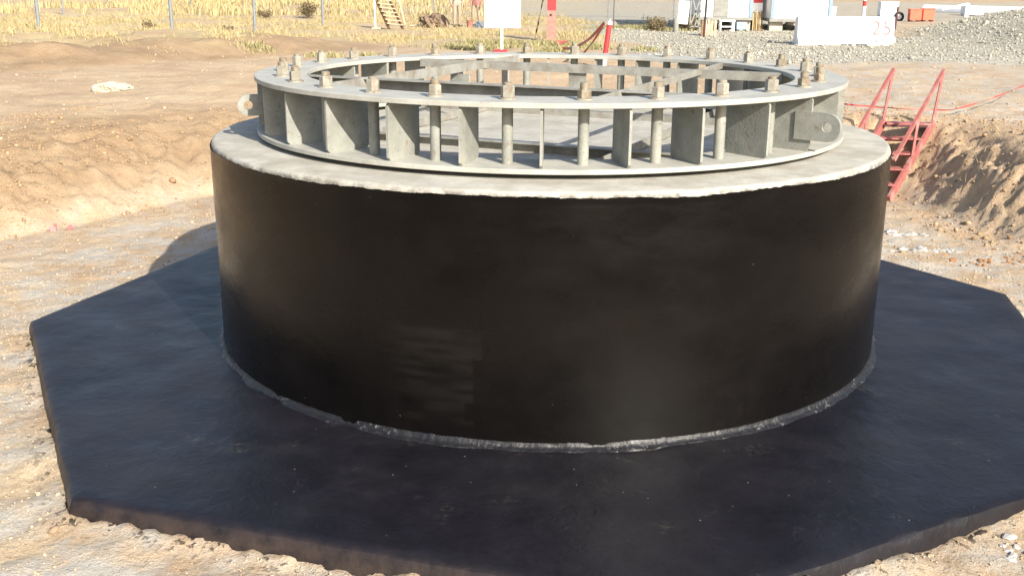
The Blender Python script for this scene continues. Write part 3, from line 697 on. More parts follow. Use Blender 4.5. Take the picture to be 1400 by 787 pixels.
def sag(a, b, s_, n=14, tw=0):
    a = Vector(a); b = Vector(b); return [a.lerp(b, i/n)-Vector((0,0,4*s_*(i/n)*(1-i/n))) for i in range(n+1)]
def ribbon(name, label, pts, w, mats, flip=.5, seg=3, cat='barrier tape'):
    b = MB(); n = len(pts)
    for i in range(n-1):
        p, q = pts[i], pts[i+1]; d = (q-p).normalized()
        def off(k):
            a = flip*math.sin(k*.9)+.4; s_ = Vector((-d.y, d.x, 0)); s_ = s_.normalized() if s_.length > 1e-3 else Vector((1,0,0))
            return (s_*math.sin(a)+Vector((0,0,1))*math.cos(a))*w/2
        o0, o1 = off(i), off(i+1); th = Vector((.0015,.0015,0))
        b.add([p-o0, p+o0, q+o1, q-o1, p-o0+th, p+o0+th, q+o1+th, q-o1+th], [(0,1,2,3),(7,6,5,4),(0,4,5,1),(1,5,6,2),(2,6,7,3),(3,7,4,0)], (i//seg) % len(mats))
    o = b.build(name, mats); return tag(o, label, cat)
RW = [MAT['tapered'], MAT['white']]
ribbon('barrier_tape', 'red and white tape sagging across the right foreground bank past the stairs', sag((8.6,10.0,1.40), (5.75,7.32,.86), .10, 30)+sag((5.75,7.32,.86),(4.2,7.25,.94),.02,12)[1:], .024, [MAT['tapered'], MAT['tapered'], MAT['fadedred']], seg=4)
def marker():
    x, y = 1.2, 15.8; z = gz(x, y)
    t = thing('marker_post', 'leaning red marker post with white lower end behind the ring', 'post', (x, y, z-.03))
    top = Vector((.12,.02,1.02)); 
    b = MB(); b.tube((0,0,0), top*.26, .055, n=14); b.build('white_band', MAT['white'], t, True)
    b = MB(); b.tube(top*.262, top*.92, .057, n=14); b.build('red_band', MAT['redbright'], t, True)
    b = MB(); b.tube(top*.922, top, .055, .045, n=14); b.tube(top, top*1.04, .012, n=8); b.build('cap', MAT['white'], t, True)
marker()
zz0 = gz(1.2, 15.8)
ribbon('barrier_tape', 'red and white tape drooping from the leaning red marker post to the weeds', sag((1.20,15.85,zz0+.95), (.35,20.5,gz(.35,20.5)+.12), .18, 14), .07, [MAT['tapered'], MAT['fadedred']], seg=2)
ribbon('barrier_tape', 'loose end of tape trailing steeply below the leaning marker post', sag((1.18,15.9,zz0+.88), (.70,17.6,gz(.7,17.6)+.05), .05, 10), .05, [MAT['fadedred'], MAT['tapered']], seg=2)
ribbon('barrier_tape', 'crumpled heap of faded tape at the foot of the red steel column', [Vector((.35+.22*math.cos(k*1.1)*(.4+.5*random.random()), 23.6+.2*math.sin(k*1.3), gz(.35,23.6)+.05+.10*abs(math.sin(k*1.7)))) for k in range(22)], .06, [MAT['tapered'], MAT['fadedred']], seg=2)
zc = gz(-.3, 29)
ribbon('hanging_tape', 'black and yellow striped tape hanging left of the red steel column', sag((.0,25.8,3.3), (-.45,27.0,gz(-.45,27)+.1), .10, 18), .06, [MAT['dark'], nmat('tape_yellow', (.55,.45,.18), .6)], seg=1)
def rod(x, y, h, label, mats, r_=.02, split=.5, lean=(0,0), grp=None):
    z = gz(x, y); t = thing('marker_rod', label, 'rod', (x, y, z-.05), 0, grp)
    tp = Vector((lean[0], lean[1], h)); b = MB(); b.tube((0,0,0), tp*split, r_, n=8); b.build('lower_length', mats[0], t, True)
    b = MB(); b.tube(tp*split, tp, r_*.96, n=8); b.build('upper_length', mats[1], t, True); return t
rod(2.43, 33.6, 1.35, 'thin dark rod standing alone in front of the far wire fence', [MAT['darkred'], MAT['dark']], .014)
rod(5.22, 28.9, 1.35, 'rod with black top and rust red foot in front of the timber rack', [MAT['darkred'], MAT['dark']], .038, .42, (.03,0))
rod(11.15, 27.6, 1.10, 'dark rusty rod leaning against the right end of the white concrete barrier', [MAT['darkred'], MAT['darkred']], .035, .5, (.06,0))

# ------------------------------------------------------------------ fences
def fence(name, label, pts, h, r_, wires, mat, meshy=False):
    t = thing(name, label, 'fence', (pts[0][0], pts[0][1], gz(*pts[0])))
    o = Vector((pts[0][0], pts[0][1], gz(*pts[0])))
    P = [Vector((x, y, gz(x, y)))-o for x, y in pts]
    for p in P:
        b = MB(); b.tube(p-Vector((0,0,.2)), p+Vector((random.uniform(-.03,.03),0,h)), r_, n=10); b.build('post', mat, t, True)
    b = MB()
    for z in wires:
        b.path([p+Vector((0,-r_,z)) for p in P], .004 if not meshy else .006, 5)
    if meshy:
        # woven wire: diagonals every 12 cm, light enough to look through
        for p, q in zip(P[:-1], P[1:]):
            L_ = (q-p).length; n = int(L_/.16); hh = h-.05
            for i in range(-int(hh/.16), n):
                for sgn in (1, -1):
                    a0 = i*.16; a1 = a0+hh; z0, z1 = (.05, hh) if sgn > 0 else (hh, .05)
                    s0 = max(0, -a0)/hh; s1 = 1-max(0, a1-L_)/hh
                    if s1 <= s0: continue
                    A = p.lerp(q, (a0+s0*hh)/L_)+Vector((0,0,z0+(z1-z0)*s0)); B = p.lerp(q, (a0+s1*hh)/L_)+Vector((0,0,z0+(z1-z0)*s1))
                    b.tube(A, B, .0032, n=3, cap=False)
    b.build('wire_mesh' if meshy else 'wire', MAT['galv'], t)
    return t
fence('wire_fence', 'wire fence on grey steel posts in the dry grass at the left', [(-14.6,22.6),(-11.45,24.6),(-10.0,28.6),(-8.9,34.5)], 2.3, .052, (.5,1.1,1.7,2.2), MAT['galv'])
fence('wire_fence', 'distant wire fence on thin posts in the field beyond the left fence', [(-33,43),(-24.7,46.7),(-21.8,58),(-14.2,62)], 2.0, .045, (.6,1.2,1.9), MAT['galv'])
fence('mesh_fence', 'grey wire mesh fence on thin posts along the far grass strip behind the ring', [(-9.2,49.5),(-6.1,49.3),(-3.1,49),(0,48.6),(3,48.2),(6.3,47.8)], 2.0, .03, (.05,1.0,1.95), MAT['galv'], True)

# ------------------------------------------------------------------ timber steps, plank, pole
def timber_steps():
    x, y = -6.75, 34.0; z = gz(x, y)
    t = thing('timber_steps', 'pale timber step ladder leaning in the dry grass left of the brown heap', 'steps', (x, y, z))
    b = MB(); b.bar((0,0,0), (0,0,1.15), .06, .06, (0,1,0)); b.build('leg', MAT['white'], t)
    b = MB(); b.box((.05,-.05,.03), (.35,.2,.06)); b.build('foot_plank', MAT['wood'], t)
    for s_ in (0, 1):
        o = Vector((.0+.52*s_, .0+.05*s_, 0)); b = MB(); b.bar(o+Vector((.08,0,1.05)), o+Vector((.62,-.5,.02)), .05, .13); b.build('stringer', MAT['darkwood'], t)
    for k in range(7):
        f = k/6.5; b = MB(); c = Vector((.08,0,1.06)).lerp(Vector((.62,-.5,.10)), f); b.box(c+Vector((.28,-.03,.03)), (.62,.2,.035), Matrix.Rotation(R(6), 3, 'Y')); b.build('tread', MAT['wood'], t)
timber_steps()
b = MB(); zz_ = gz(-5.95, 37.5); b.bar((-5.9,36.4,zz_+.02), (-6.4,36.9,zz_+1.9), .06, .05, (0,1,0)); tag(b.build('leaning_pole', MAT['wood']), 'pale wooden pole leaning steeply right of the timber steps', 'pole')
b = MB(); zz_ = gz(-5.1, 36.6); b.bar((-5.75,36.3,zz_+.04), (-4.5,36.8,zz_+.10), .16, .04); tag(b.build('plank', MAT['wood']), 'pale plank lying flat on the ground between the steps and the brown heap', 'plank')
def lump(name, label, cat, x, y, dims, mat, seed, rz=0, grp=None, sub=4, amp=.35, fr=2.2, sink=.3):
    bm_ = bmesh.new(); bmesh.ops.create_icosphere(bm_, subdivisions=sub, radius=1)
    co = np.array([v.co[:] for v in bm_.verts])
    d = 1+amp*(fbm(co[:,0]*fr+co[:,2]*1.7, co[:,1]*fr-co[:,2]*1.3, seed, 4, .6))
    for v, k in zip(bm_.verts, d): v.co = Vector((v.co.x*k*dims[0], v.co.y*k*dims[1], v.co.z*k*dims[2]))
    me = bpy.data.meshes.new(name); bm_.to_mesh(me); bm_.free(); me.materials.append(mat)
    o = bpy.data.objects.new(name, me); COL.objects.link(o); o.location = (x, y, gz(x, y)+dims[2]*(1-2*sink)); o.rotation_euler.z = rz
    return tag(o, label, cat, grp)
lump('earth_heap', 'low brown heap of dug earth left of the two workers', 'earth heap', -4.65, 36.0, (.55,.45,.36), nmat('dug_earth', (.24,.175,.125), .95, (.14,.10,.07), 7, .5, 40, spec=.1), 201, amp=.55, fr=3.5)
lump('sack', 'blue grey sack slumped at the feet of the right worker', 'sack', -2.72, 34.6, (.21,.18,.17), MAT['sack'], 203, amp=.5)
lump('boulder', 'pale flat stone lying on the sandy track left of the pit', 'stone', -7.5, 10.0, (.30,.16,.10), MAT['stone'], 205, R(18), amp=.5)
b = MB(); 
for k in range(4): b.box((-5.45+random.uniform(-.12,.12), 3.3+random.uniform(-.06,.06), gz(-5.45,3.3)+.02+random.uniform(0,.05)), (random.uniform(.05,.13),.006,.05), Euler((random.uniform(-.9,.9),random.uniform(-.6,.6),random.uniform(0,3))).to_matrix())
tag(b.build('plastic_scrap', MAT['pink']), 'crumpled scrap of pink plastic on the left bank of the pit', 'scrap')
def rubble(label, spots, cat='rubble', m='rubble'):
    mb = MB()
    for (x, y, sx, sy, sz, sd) in spots:
        r_ = np.random.default_rng(sd); v = ICO2_V*(1+r_.uniform(-.22,.22,(len(ICO2_V),1))); a = r_.uniform(0,3)
        z = gz(x, y); ca, sa = math.cos(a), math.sin(a)
        mb.add([(x+p[0]*sx*ca-p[1]*sy*sa, y+p[0]*sx*sa+p[1]*sy*ca, z+p[2]*sz) for p in v], [tuple(f) for f in ICO2_F])
    return tag(mb.build('rubble', MAT[m]), label, cat)
rs = np.random.default_rng(5)
def cluster(cx, cy, rx, ry, n, s0, s1): return [(cx+rs.normal()*rx, cy+rs.normal()*ry, rs.uniform(s0,s1), rs.uniform(s0,s1)*.8, rs.uniform(s0,s1)*.45, int(rs.integers(1e6))) for _ in range(n)]
rubble('grey crumbled rubble on the pit floor behind the right end of the slab, the farther patch', cluster(4.12,3.75,.16,.07,16,.02,.07))
rubble('pale grey rubble at the right back edge of the slab, the nearer patch', cluster(4.0,2.95,.17,.06,18,.02,.065))
rubble('grey broken mortar beside the front right edge of the slab at the bottom corner', cluster(2.40,-3.36,.06,.05,12,.012,.045))
rubble('dark brown clods along the right pit floor near the slab corner', cluster(4.55,2.55,.28,.10,20,.02,.05), 'clods', 'clod')

# ------------------------------------------------------------------ workers
def person(name, label, loc, rz, shirt, hat, stance):
    joints = {'pelvis':(0,0,.95,.135),'waist':(0,0,1.08,.125),'chest':(0,.01,1.28,.15),'neckb':(0,.0,1.45,.075),'neck':(0,.0,1.52,.056),'head0':(0,-.02,1.60,.085),'head':(0,-.02,1.67,.095),'crown':(0,-.01,1.74,.075)}
    edges = [('pelvis','waist'),('waist','chest'),('chest','neckb'),('neckb','neck'),('neck','head0'),('head0','head'),('head','crown')]
    for s_, nm in ((1,'l'), (-1,'r')):
        st = stance*s_
        joints.update({f'hip{nm}':(.10*s_,0,.90,.105), f'knee{nm}':(.125*s_,-.03+.06*st,.49,.072), f'calf{nm}':(.13*s_,.0+.10*st,.33,.068), f'ank{nm}':(.135*s_,.02+.16*st,.09,.045), f'heel{nm}':(.135*s_,.03+.16*st,.045,.045), f'toe{nm}':(.15*s_,-.15+.16*st,.035,.036),
          f'sh{nm}':(.18*s_,0,1.41,.075), f'el{nm}':(.27*s_,.05,1.13,.05), f'wr{nm}':(.28*s_,-.08,.90,.034), f'palm{nm}':(.28*s_,-.11,.84,.036)})
        edges += [('pelvis',f'hip{nm}'),(f'hip{nm}',f'knee{nm}'),(f'knee{nm}',f'calf{nm}'),(f'calf{nm}',f'ank{nm}'),(f'ank{nm}',f'heel{nm}'),(f'heel{nm}',f'toe{nm}'),('chest',f'sh{nm}'),(f'sh{nm}',f'el{nm}'),(f'el{nm}',f'wr{nm}'),(f'wr{nm}',f'palm{nm}')]
        for k, (dx, ln) in enumerate(((-.028,.075),(-.01,.088),(.01,.084),(.028,.066))):
            joints[f'f{k}{nm}'] = (.28*s_, -.11+dx, .80-.0*ln, .011); joints[f'g{k}{nm}'] = (.275*s_-.012*s_, -.115+dx, .80-ln*.55, .0095); joints[f'h{k}{nm}'] = (.262*s_-.018*s_, -.12+dx, .80-ln, .008)
            edges += [(f'palm{nm}',f'f{k}{nm}'),(f'f{k}{nm}',f'g{k}{nm}'),(f'g{k}{nm}',f'h{k}{nm}')]
        joints[f't0{nm}'] = (.262*s_, -.155, .835, .012); joints[f't1{nm}'] = (.25*s_, -.175, .80, .010); edges += [(f'palm{nm}',f't0{nm}'),(f't0{nm}',f't1{nm}')]
    keys = list(joints); ix = {k: i for i, k in enumerate(keys)}
    me = bpy.data.meshes.new('tmp'); me.from_pydata([joints[k][:3] for k in keys], [(ix[a], ix[b]) for a, b in edges], [])
    o = bpy.data.objects.new('tmp', me); COL.objects.link(o)
    o.modifiers.new('s', 'SKIN'); 
    for i, k in enumerate(keys): me.skin_vertices[0].data[i].radius = (joints[k][3],)*2
    me.skin_vertices[0].data[0].use_root = True
    sm = o.modifiers.new('ss', 'SUBSURF'); sm.levels = 2; sm.render_levels = 2
    dg = bpy.context.evaluated_depsgraph_get(); m2 = bpy.data.meshes.new_from_object(o.evaluated_get(dg)); bpy.data.objects.remove(o)
    m2.materials.clear()
    for k in ('khaki', shirt, 'skin', 'boot'): m2.materials.append(MAT[k])
    for p in m2.polygons:
        c = p.center; p.use_smooth = True
        if c.z > 1.49: mi = 2
        elif abs(c.x) > .215 and c.z < .93: mi = 2
        elif abs(c.x) > .20 and c.z < 1.36: mi = 1
        elif c.z < .12: mi = 3
        elif c.z < .86: mi = 0
        else: mi = 1
        p.material_index = mi
    # face: nose, brow and jaw pulled out of the head
    for v in m2.vertices:
        if v.co.z > 1.55 and v.co.y < -.08:
            v.co.y -= .028*math.exp(-((v.co.x/.016)**2+((v.co.z-1.645)/.026)**2)); v.co.y += .010*math.exp(-(((abs(v.co.x)-.033)/.016)**2+((v.co.z-1.672)/.014)**2))
    m2.name = name; b = bpy.data.objects.new(name, m2); COL.objects.link(b); b.location = (*loc, gz(*loc)+.0); b.rotation_euler.z = rz
    tag(b, label, 'person', 'workers standing beside the earth heap')
    e = MB()
    for s_ in (1, -1): e.tube((.033*s_,-.112,1.672), (.033*s_,-.105,1.672), .010, n=10)
    e.build('eye', MAT['dark'], b); e = MB(); e.box((0,-.112,1.602), (.045,.008,.008)); e.build('mouth', MAT['fadedred'], b)
    h = MB(); h.lathe([(.155,1.705),(.150,1.712),(.112,1.72),(.108,1.76),(.085,1.81),(.045,1.835),(.001,1.84)], 24, c=(0,-.02,0)); h.build('hard_hat', MAT[hat], b, True)
    return b
person('person', 'left worker in khaki trousers standing beside the brown earth heap', (-3.68, 35.1), R(35), 'shirt', 'white', .35)
person('person', 'right worker in a faded red shirt standing by the blue grey sack', (-2.98, 36.2), R(-25), 'rosy', 'white', .25)
def bucket():
    t = thing('bucket', 'small rust red bucket with a wire handle between the two workers', 'bucket', (-3.15, 35.0, gz(-3.15,35.0)))
    b = MB(); b.lathe([(.001,.01),(.11,.01),(.145,.28),(.150,.285),(.138,.28),(.105,.02),(.001,.02)], 20); b.build('body', MAT['fadedred'], t, True)
    b = MB(); b.path([Vector((.148*math.cos(a), 0, .28+.17*math.sin(a))) for a in np.linspace(0, math.pi, 12)], .007, 6); b.build('handle', MAT['dark'], t)
bucket()

# ------------------------------------------------------------------ site cabins
def cabin(label, x0, x1, y0, yb, zb, h, door, trim, grp):
    zg = gz((x0+x1)/2, y0+1); cx = (x0+x1)/2; w = x1-x0; dp = yb-y0
    t = thing('site_cabin', label, 'cabin', (cx, y0, zg), 0, grp)
    b = MB(); b.box((0, dp/2, zb+h/2), (w, dp, h), bev=.02); b.build('wall', MAT['white'], t)
    b = MB(); b.box((0, dp/2, zb+h+.05), (w+.15, dp+.2, .1), bev=.02); b.build('roof', MAT['bluegrey'], t)
    b = MB(); b.box((0, dp/2-.02, zb-.05), (w+.06, dp+.08, .11)); b.build('floor_frame', MAT['grey'], t)
    for x in trim:
        b = MB(); b.box((x, -.012, zb+h/2), (.13, .06, h-.02)); b.build('corner_trim', MAT['bluegrey'], t)
    if door:
        b = MB(); b.box((door[0], -.012, zb+1.02), (door[1], .05, 1.98)); d = b.build('door', MAT[door[2]], t)
        k = MB(); k.tube((door[0]+door[1]*.38, -.05, zb+.95), (door[0]+door[1]*.38, -.09, zb+.95), .025, n=10); k.build('handle', MAT['dark'], d)
    else:
        b = MB(); b.box((.0, -.008, zb+1.5), (.9, .04, .8)); wd = b.build('window', MAT['white'], t)
        k = MB(); k.box((.0, -.034, zb+1.5), (.8, .012, .7)); k.build('pane', MAT['dark'], wd)
    for x in (-w/2+.28, w/2-.28):
        for y in (.35, dp-.5):
            b = MB(); b.box((x, y, (zb-.11)/2-.03), (.5, .35, zb-.11+.055), bev=.01); b.build('support_block', MAT['block'], t)
    return t
cabin('white site cabin with a grey door, left of the pair on blocks', 5.80, 7.80, 34.3, 40, .50, 2.5, (-.22, .55, 'grey'), (.93,), 'site cabins on concrete blocks')
cabin('white site cabin with a window, right of the pair on blocks', 8.42, 10.75, 34.0, 40, .44, 2.5, None, (-1.09, 1.09), 'site cabins on concrete blocks')
b = MB(); z = gz(8.1, 35); b.box((8.05,34.9,z+1.45), (.40,.10,.9), bev=.02); b.box((8.05,34.92,z+.82), (.44,.16,.36), mi=1); 
tag(b.build('fire_point', [MAT['redbright'], MAT['white']]), 'red fire point board standing in the gap between the two cabins', 'fire point')
b = MB()
for k in range(6):
    b.bar((7.85+k*.07, 34.35, z-.02), (7.87+k*.065, 34.5, z+.62+.05*(k % 3)), .045, .03, (0,1,0), mi=k % 2)
tag(b.build('timber_offcuts', [nmat('yellow_timber', (.42,.32,.14), .8), MAT['darkwood']]), 'upright yellow and brown timber offcuts stacked between the two cabins', 'timber')
def table():
    t = thing('white_table', 'small white table standing in front of the grey door cabin', 'table', (6.72, 33.6, gz(6.72,33.6)))
    b = MB(); b.box((0,0,.40), (.58,.4,.05)); b.build('tabletop', MAT['white'], t)
    b = MB(); b.box((0,0,.18), (.46,.34,.04)); b.build('shelf', MAT['white'], t)
    for sx in (-1,1):
        for sy in (-1,1):
            b = MB(); b.box((sx*.25,sy*.16,.186), (.05,.05,.374)); b.build('leg', MAT['white'], t)
table()
def drum():
    t = thing('blue_crate', 'pale blue plastic crate with dark feet beside the white table', 'crate', (7.32, 33.85, gz(7.32,33.85)))
    b = MB(); b.box((0,0,.22), (.40,.3,.28), bev=.03); b.build('body', nmat('blue_plastic', (.30,.42,.50), .5), t)
    for sx in (-.14,.14):
        b = MB(); b.box((sx,0,.035), (.08,.26,.08)); b.build('foot', MAT['dark'], t)
drum()
def rack():
    t = thing('timber_rack', 'pale upright timber boards stacked left of the cabins', 'timber rack', (5.5, 29.9, gz(5.5,29.9)))
    for k in range(5):
        b = MB(); b.box((-.20+k*.11, .03*(k % 2), .26), (.085,.04,.52+.05*(k % 3))); b.build('board', MAT['wood'] if k else MAT['darkwood'], t)
    b = MB(); b.box((.02,.05,.46), (.58,.03,.05)); b.build('rail', MAT['wood'], t)
rack()
def panel():
    t = thing('propped_board', 'white panel propped on a dark lattice frame left of the cabins', 'panel', (5.05, 33.5, gz(5.05,33.5)))
    b = MB(); b.box((0,0,.72), (.40,.04,.85), Matrix.Rotation(R(3), 3, 'Y')); b.build('board', MAT['white'], t)
    for (a, c) in (((.28,.05,.2),(.62,.05,1.2)), ((.62,.05,.2),(.35,.05,1.2)), ((.28,.05,.2),(.28,.05,1.2)), ((.64,.05,.2),(.64,.05,1.25)), ((.45,.05,.2),(.64,.05,.8)), ((-.25,.05,0),(-.25,.05,1.1)), ((.64,.05,0),(.64,.05,.2)), ((.28,.05,.2),(.64,.05,.2))):
        b = MB(); b.bar(a, c, .05, .04, (0,1,0)); b.build('frame_bar', MAT['grey'], t)
panel()
b = MB(); z = gz(4.65,32.3); b.lathe([(.001,z),(.10,z),(.115,z+.05),(.10,z+.25),(.115,z+.45),(.10,z+.5),(.001,z+.5)], 18, c=(4.65,32.3,0)); tag(b.build('grey_drum', MAT['grey'], None, True), 'small dark grey drum standing in the weeds left of the white panel', 'drum')
# things along the far edge
def crate(name, label, cat, x, y, d, mat, rz=0, legs=True):
    t = thing(name, label, cat, (x, y, gz(x, y)), rz); b = MB(); b.box((0,0,d[2]/2+.06), d, bev=.02); b.build('body', mat, t)
    b = MB(); b.box((0,0,d[2]+.07), (d[0]+.05,d[1]+.05,.04), bev=.01); b.build('lid', mat, t)
    for s_ in (-1, 1):
        k = MB(); k.box((s_*d[0]*.35,0,.03), (.12,d[1]*.9,.06)); k.build('skid', MAT['dark'], t)
    return t
crate('white_tank', 'low white box standing behind the middle of the concrete barrier', 'box', 13.5, 46.3, (.95,.8,.62), MAT['white'])
crate('white_cabinet', 'white cabinet standing behind the right end of the concrete barrier', 'cabinet', 18.1, 51.3, (.92,.6,.72), MAT['white'])
crate('white_chest', 'small white chest behind the top of the gravel heap', 'chest', 24.2, 55.6, (1.05,.7,.45), MAT['white'])
crate('orange_barrier', 'orange plastic block, left of the two behind the gravel heap', 'plastic block', 17.68, 45.6, (.55,.4,.50), MAT['orange'])
crate('orange_barrier', 'orange plastic block, right of the two behind the gravel heap', 'plastic block', 18.33, 45.7, (.55,.4,.52), MAT['orange'])
def wheel():
    t = thing('spare_wheel', 'spare wheel with white rim standing left of the orange blocks', 'wheel', (17.12, 46.2, gz(17.12,46.2)-.05))
    b = MB(); b.lathe([(.13,-.06),(.23,-.06),(.25,-.03),(.25,.03),(.23,.06),(.13,.06)], 24, closed=True); b.xf(Matrix.Translation((0,0,.25)) @ Matrix.Rotation(R(90), 4, 'X')); b.build('tyre', MAT['dark'], t, True)
    b = MB(); b.lathe([(.001,-.05),(.05,-.05),(.128,-.04),(.128,.04),(.001,.04)], 20); b.xf(Matrix.Translation((0,0,.25)) @ Matrix.Rotation(R(90), 4, 'X')); b.build('rim', MAT['white'], t, True)
wheel()
def gate():
    t = thing('pole_barrier', 'white sloping pole on a short white post behind the gravel heap', 'pole barrier', (22.0, 51.5, gz(22,51.5)))
    b = MB(); b.box((.35,0,.35), (.22,.22,.7), bev=.02); b.build('post', MAT['white'], t); b = MB(); b.bar((.35,-.14,.72), (-1.0,-.14,.40), .08, .09); b.build('arm', MAT['white'], t)
gate()
def rwpost():
    x, y = 16.5, 50.1; t = thing('striped_post', 'red and white striped post standing far behind the concrete barrier', 'post', (x, y, gz(x, y)))
    for k in range(5):
        b = MB(); b.tube((0,0,.02+k*.28), (0,0,.299+k*.28), .09, n=14); b.build('white_band' if k % 2 else 'red_band', MAT['white'] if k in (1,3) else (MAT['redbright'] if k else MAT['white']), t, True)
    b = MB(); b.box((0,0,.01), (.4,.3,.06)); b.build('foot', MAT['dark'], t)
rwpost()
def shelter(label, x, y, rz, r_, L_):
    t = thing('arched_shelter', label, 'shelter', (x, y, gz(x, y)+.0), rz, 'arched white shelters behind the gravel heap')
    n = 18; b = MB(); vs = []
    for yy in (0, L_):
        for i in range(n+1):
            a = math.pi*i/n; vs.append((r_*math.cos(a), yy, r_*1.25*math.sin(a)))
        for i in range(n+1):
            a = math.pi*i/n; vs.append(((r_-.04)*math.cos(a), yy, (r_-.04)*1.25*math.sin(a)))
    m = n+1; fs = []
    for i in range(n):
        fs += [(i, i+1, 2*m+i+1, 2*m+i), (m+i, 3*m+i, 3*m+i+1, m+i+1), (i, m+i, m+i+1, i+1), (2*m+i, 2*m+i+1, 3*m+i+1, 3*m+i)]
    b.add(vs, fs); b.build('cover', MAT['white'], t, True)
    b = MB(); k = len(range(n+1)); vs = [((r_-.05)*math.cos(math.pi*i/n), .12, (r_-.05)*1.25*math.sin(math.pi*i/n)) for i in range(n+1)]+[((r_-.05)*math.cos(math.pi*i/n), .16, (r_-.05)*1.25*math.sin(math.pi*i/n)) for i in range(n+1)]
    b.add(vs, [tuple(range(n+1)), tuple(range(2*n+1, n, -1))]+[(i, i+1, n+2+i, n+1+i) for i in range(n)]); b.build('dark_end', MAT['dark'], t)
shelter('arched white shelter with a dark open end, right of the two behind the gravel heap', 28.9, 60.0, R(38), .36, 3.4)
shelter('arched white shelter with a dark open end, left of the two behind the gravel heap', 26.2, 61.5, R(30), .34, 3.4)

# ------------------------------------------------------------------ vegetation
def blades(name, label, cat, px, py, h, w, mat, lean=.35, curve=True):
    n = len(px); pz = terrain(px, py)-.01
    a = rng.uniform(0, 2*np.pi, n); dx, dy = np.cos(a)*w/2, np.sin(a)*w/2
    la = rng.uniform(0, 2*np.pi, n); ll = np.abs(rng.normal(0, lean, n))*h
    lx, ly = np.cos(la)*ll, np.sin(la)*ll
    V = np.stack([np.stack([px-dx, py-dy, pz], 1), np.stack([px+dx, py+dy, pz], 1),
                  np.stack([px+lx*.4+dx*.7, py+ly*.4+dy*.7, pz+h*.6], 1), np.stack([px+lx*.4-dx*.7, py+ly*.4-dy*.7, pz+h*.6], 1), np.stack([px+lx, py+ly, pz+h], 1)], 1)
    base = np.arange(n)[:,None]*5
    F = np.concatenate([base+np.array([[0,1,2]]), base+np.array([[0,2,3]]), base+np.array([[3,2,4]])], 0)
    o = np_mesh(name, V.reshape(-1, 3), F, mat); fattr(o, "tint", np.repeat(np.clip(rng.normal(.55,.25,n), 0, 1), 5))
    return tag(o, label, cat, kind='stuff')
cl = lambda x, y: np.clip(.04+3.0*(fbm(x*.6, y*.6, 301, 4, .65)-.02), 0, 1)
px, py = sample(60000, -26, 6, 14.5, 50, lambda x, y: straw_zone(x, y)*cl(x, y)*(1-gravel_zone(x, y)))
blades('dry_grass', 'dry yellow grass covering the berm and field behind the pit', 'dry grass', px, py, rng.uniform(.03,.11,len(px))+.24*rng.uniform(0,1,len(px))**6, .018, MAT['straw'], 1.1)
px, py = sample(900, 3.5, 8.0, 1.5, 9.0, lambda x, y: ((sdist(x, y, TOE) > -.3) & (sdist(x, y, TOE) < 1.9))*np.clip(.1+2*fbm(x*1.5, y*1.5, 303, 3), 0, 1)*(np.hypot(x-4.7, y-6.1) > .9))
blades('bank_straw', 'dry straw and roots sticking out of the right pit bank', 'straw', px, py, rng.uniform(.03,.14,len(px)), .008, MAT['straw'], 1.6)
px, py = sample(9000, -34, 8, 46, 90, lambda x, y: cl(x*.4, y*.4)*sstep((-x-2)/8))
blades('field_grass', 'sparse dry grass in the far field beyond the left fences', 'dry grass', px, py, rng.uniform(.2,.55,len(px)), .08, MAT['straw'])
spots = [(-2.2,22.8,1.3,.9),(-.6,23.8,1.2,.9),(.5,24.4,1.0,.8),(1.1,22.6,.8,.8),(-1.8,24.5,1.0,.8),(.1,21.2,.7,.6),(2.6,21.6,.5,.5),(3.2,35,2.0,.6),(4.4,33.8,1.2,.8),(-5.6,18.6,.6,.5),(-7.4,19.2,.5,.5),(-4.6,18.9,.4,.4)]
PX = []; PY = []; 
for (x, y, r1, r3) in spots:
    n = int(900*r1*r3); PX.append(rng.normal(x, r1*.45, n)); PY.append(rng.normal(y, r3*.5, n))
px, py = np.concatenate(PX), np.concatenate(PY)
blades('green_weeds', 'patchy grey green weeds around the sign and the red steel column', 'weeds', px, py, rng.uniform(.04,.18,len(px)), .03, MAT['weed'], .9)
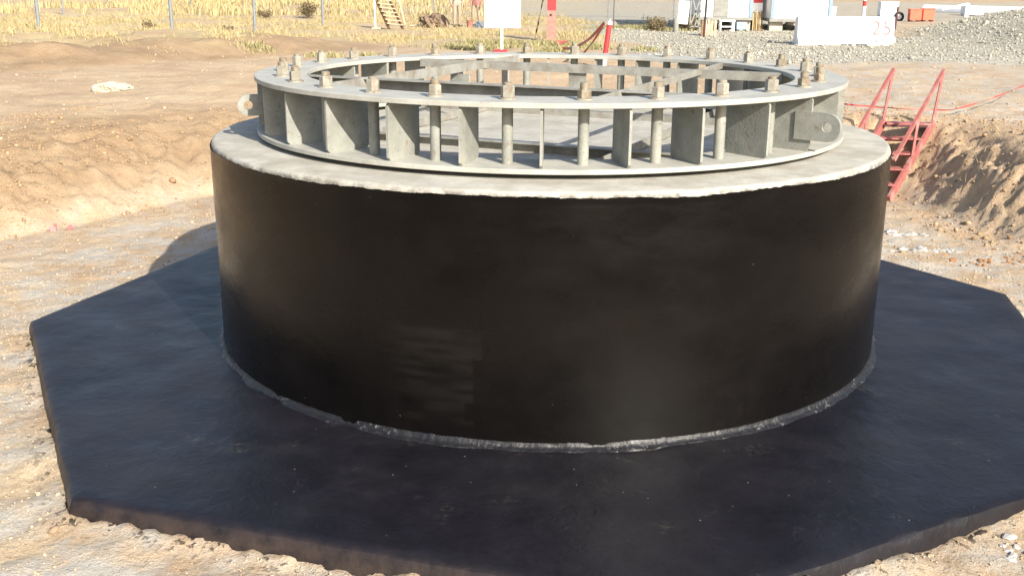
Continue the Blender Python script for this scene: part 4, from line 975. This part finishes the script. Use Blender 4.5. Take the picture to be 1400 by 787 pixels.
def shrub(label, x, y, w, h, n, seed, mat='scrub', grp='scrubby bushes in the dry grass'):
    r_ = np.random.default_rng(seed); z = gz(x, y)
    t = thing('shrub', label, 'bush', (x, y, z), 0, grp)
    b = MB()
    tips = []
    for k in range(16):
        a = r_.uniform(0, 6.28); q = r_.uniform(.2, 1); tp = Vector((math.cos(a)*w*.45*q, math.sin(a)*w*.45*q, h*r_.uniform(.45,.95))); b.tube((0,0,-.03), tp, .018, .006, n=5); tips.append(tp)
    b.build('stems', MAT['bark'], t)
    c = np.array([p[:] for p in tips])[r_.integers(0, len(tips), n)]*r_.uniform(.45,1.08,(n,1)) + r_.normal(0, .09*w, (n,3)); c[:,2] = np.abs(c[:,2])
    s_ = r_.uniform(.02,.05,n)
    u = r_.normal(size=(n,3)); u /= np.linalg.norm(u, axis=1)[:,None]; v = np.cross(u, r_.normal(size=(n,3))); v /= np.linalg.norm(v, axis=1)[:,None]
    V = np.stack([c-u*s_[:,None], c+v*s_[:,None]*.6, c+u*s_[:,None], c-v*s_[:,None]*.6], 1).reshape(-1, 3); Fq = np.arange(n*4).reshape(n, 4)
    o = np_mesh('foliage', V, Fq, MAT[mat], 4); fattr(o, "tint", np.repeat(np.clip(r_.normal(.5,.25,n),0,1), 4)); o.parent = t
    return t
shrub('dark round bush in the field behind the third fence post from the left', -11.6, 44.0, 1.0, .75, 1500, 1)
shrub('low brown bush left of the dark round bush', -13.2, 42.5, 1.0, .4, 700, 2)
shrub('low dark bush beside the grey drum left of the cabins', 4.0, 33.4, 1.3, .40, 1100, 3)
shrub('low dark bush behind the white panel left of the cabins', 5.5, 34.4, 1.3, .45, 1100, 4)
shrub('dry brown bush on the berm between the first two fence posts', -12.6, 25.8, .5, .28, 380, 5)
shrub('dry brown bush in the grass between the second and third fence posts', -10.6, 27.3, .45, .3, 380, 6)
shrub('wispy brown bush against the brown earth heap', -5.1, 36.4, .6, .5, 500, 7)
shrub('dark twiggy bush under the right cabin beside its support block', 9.6, 33.6, .6, .32, 500, 8)
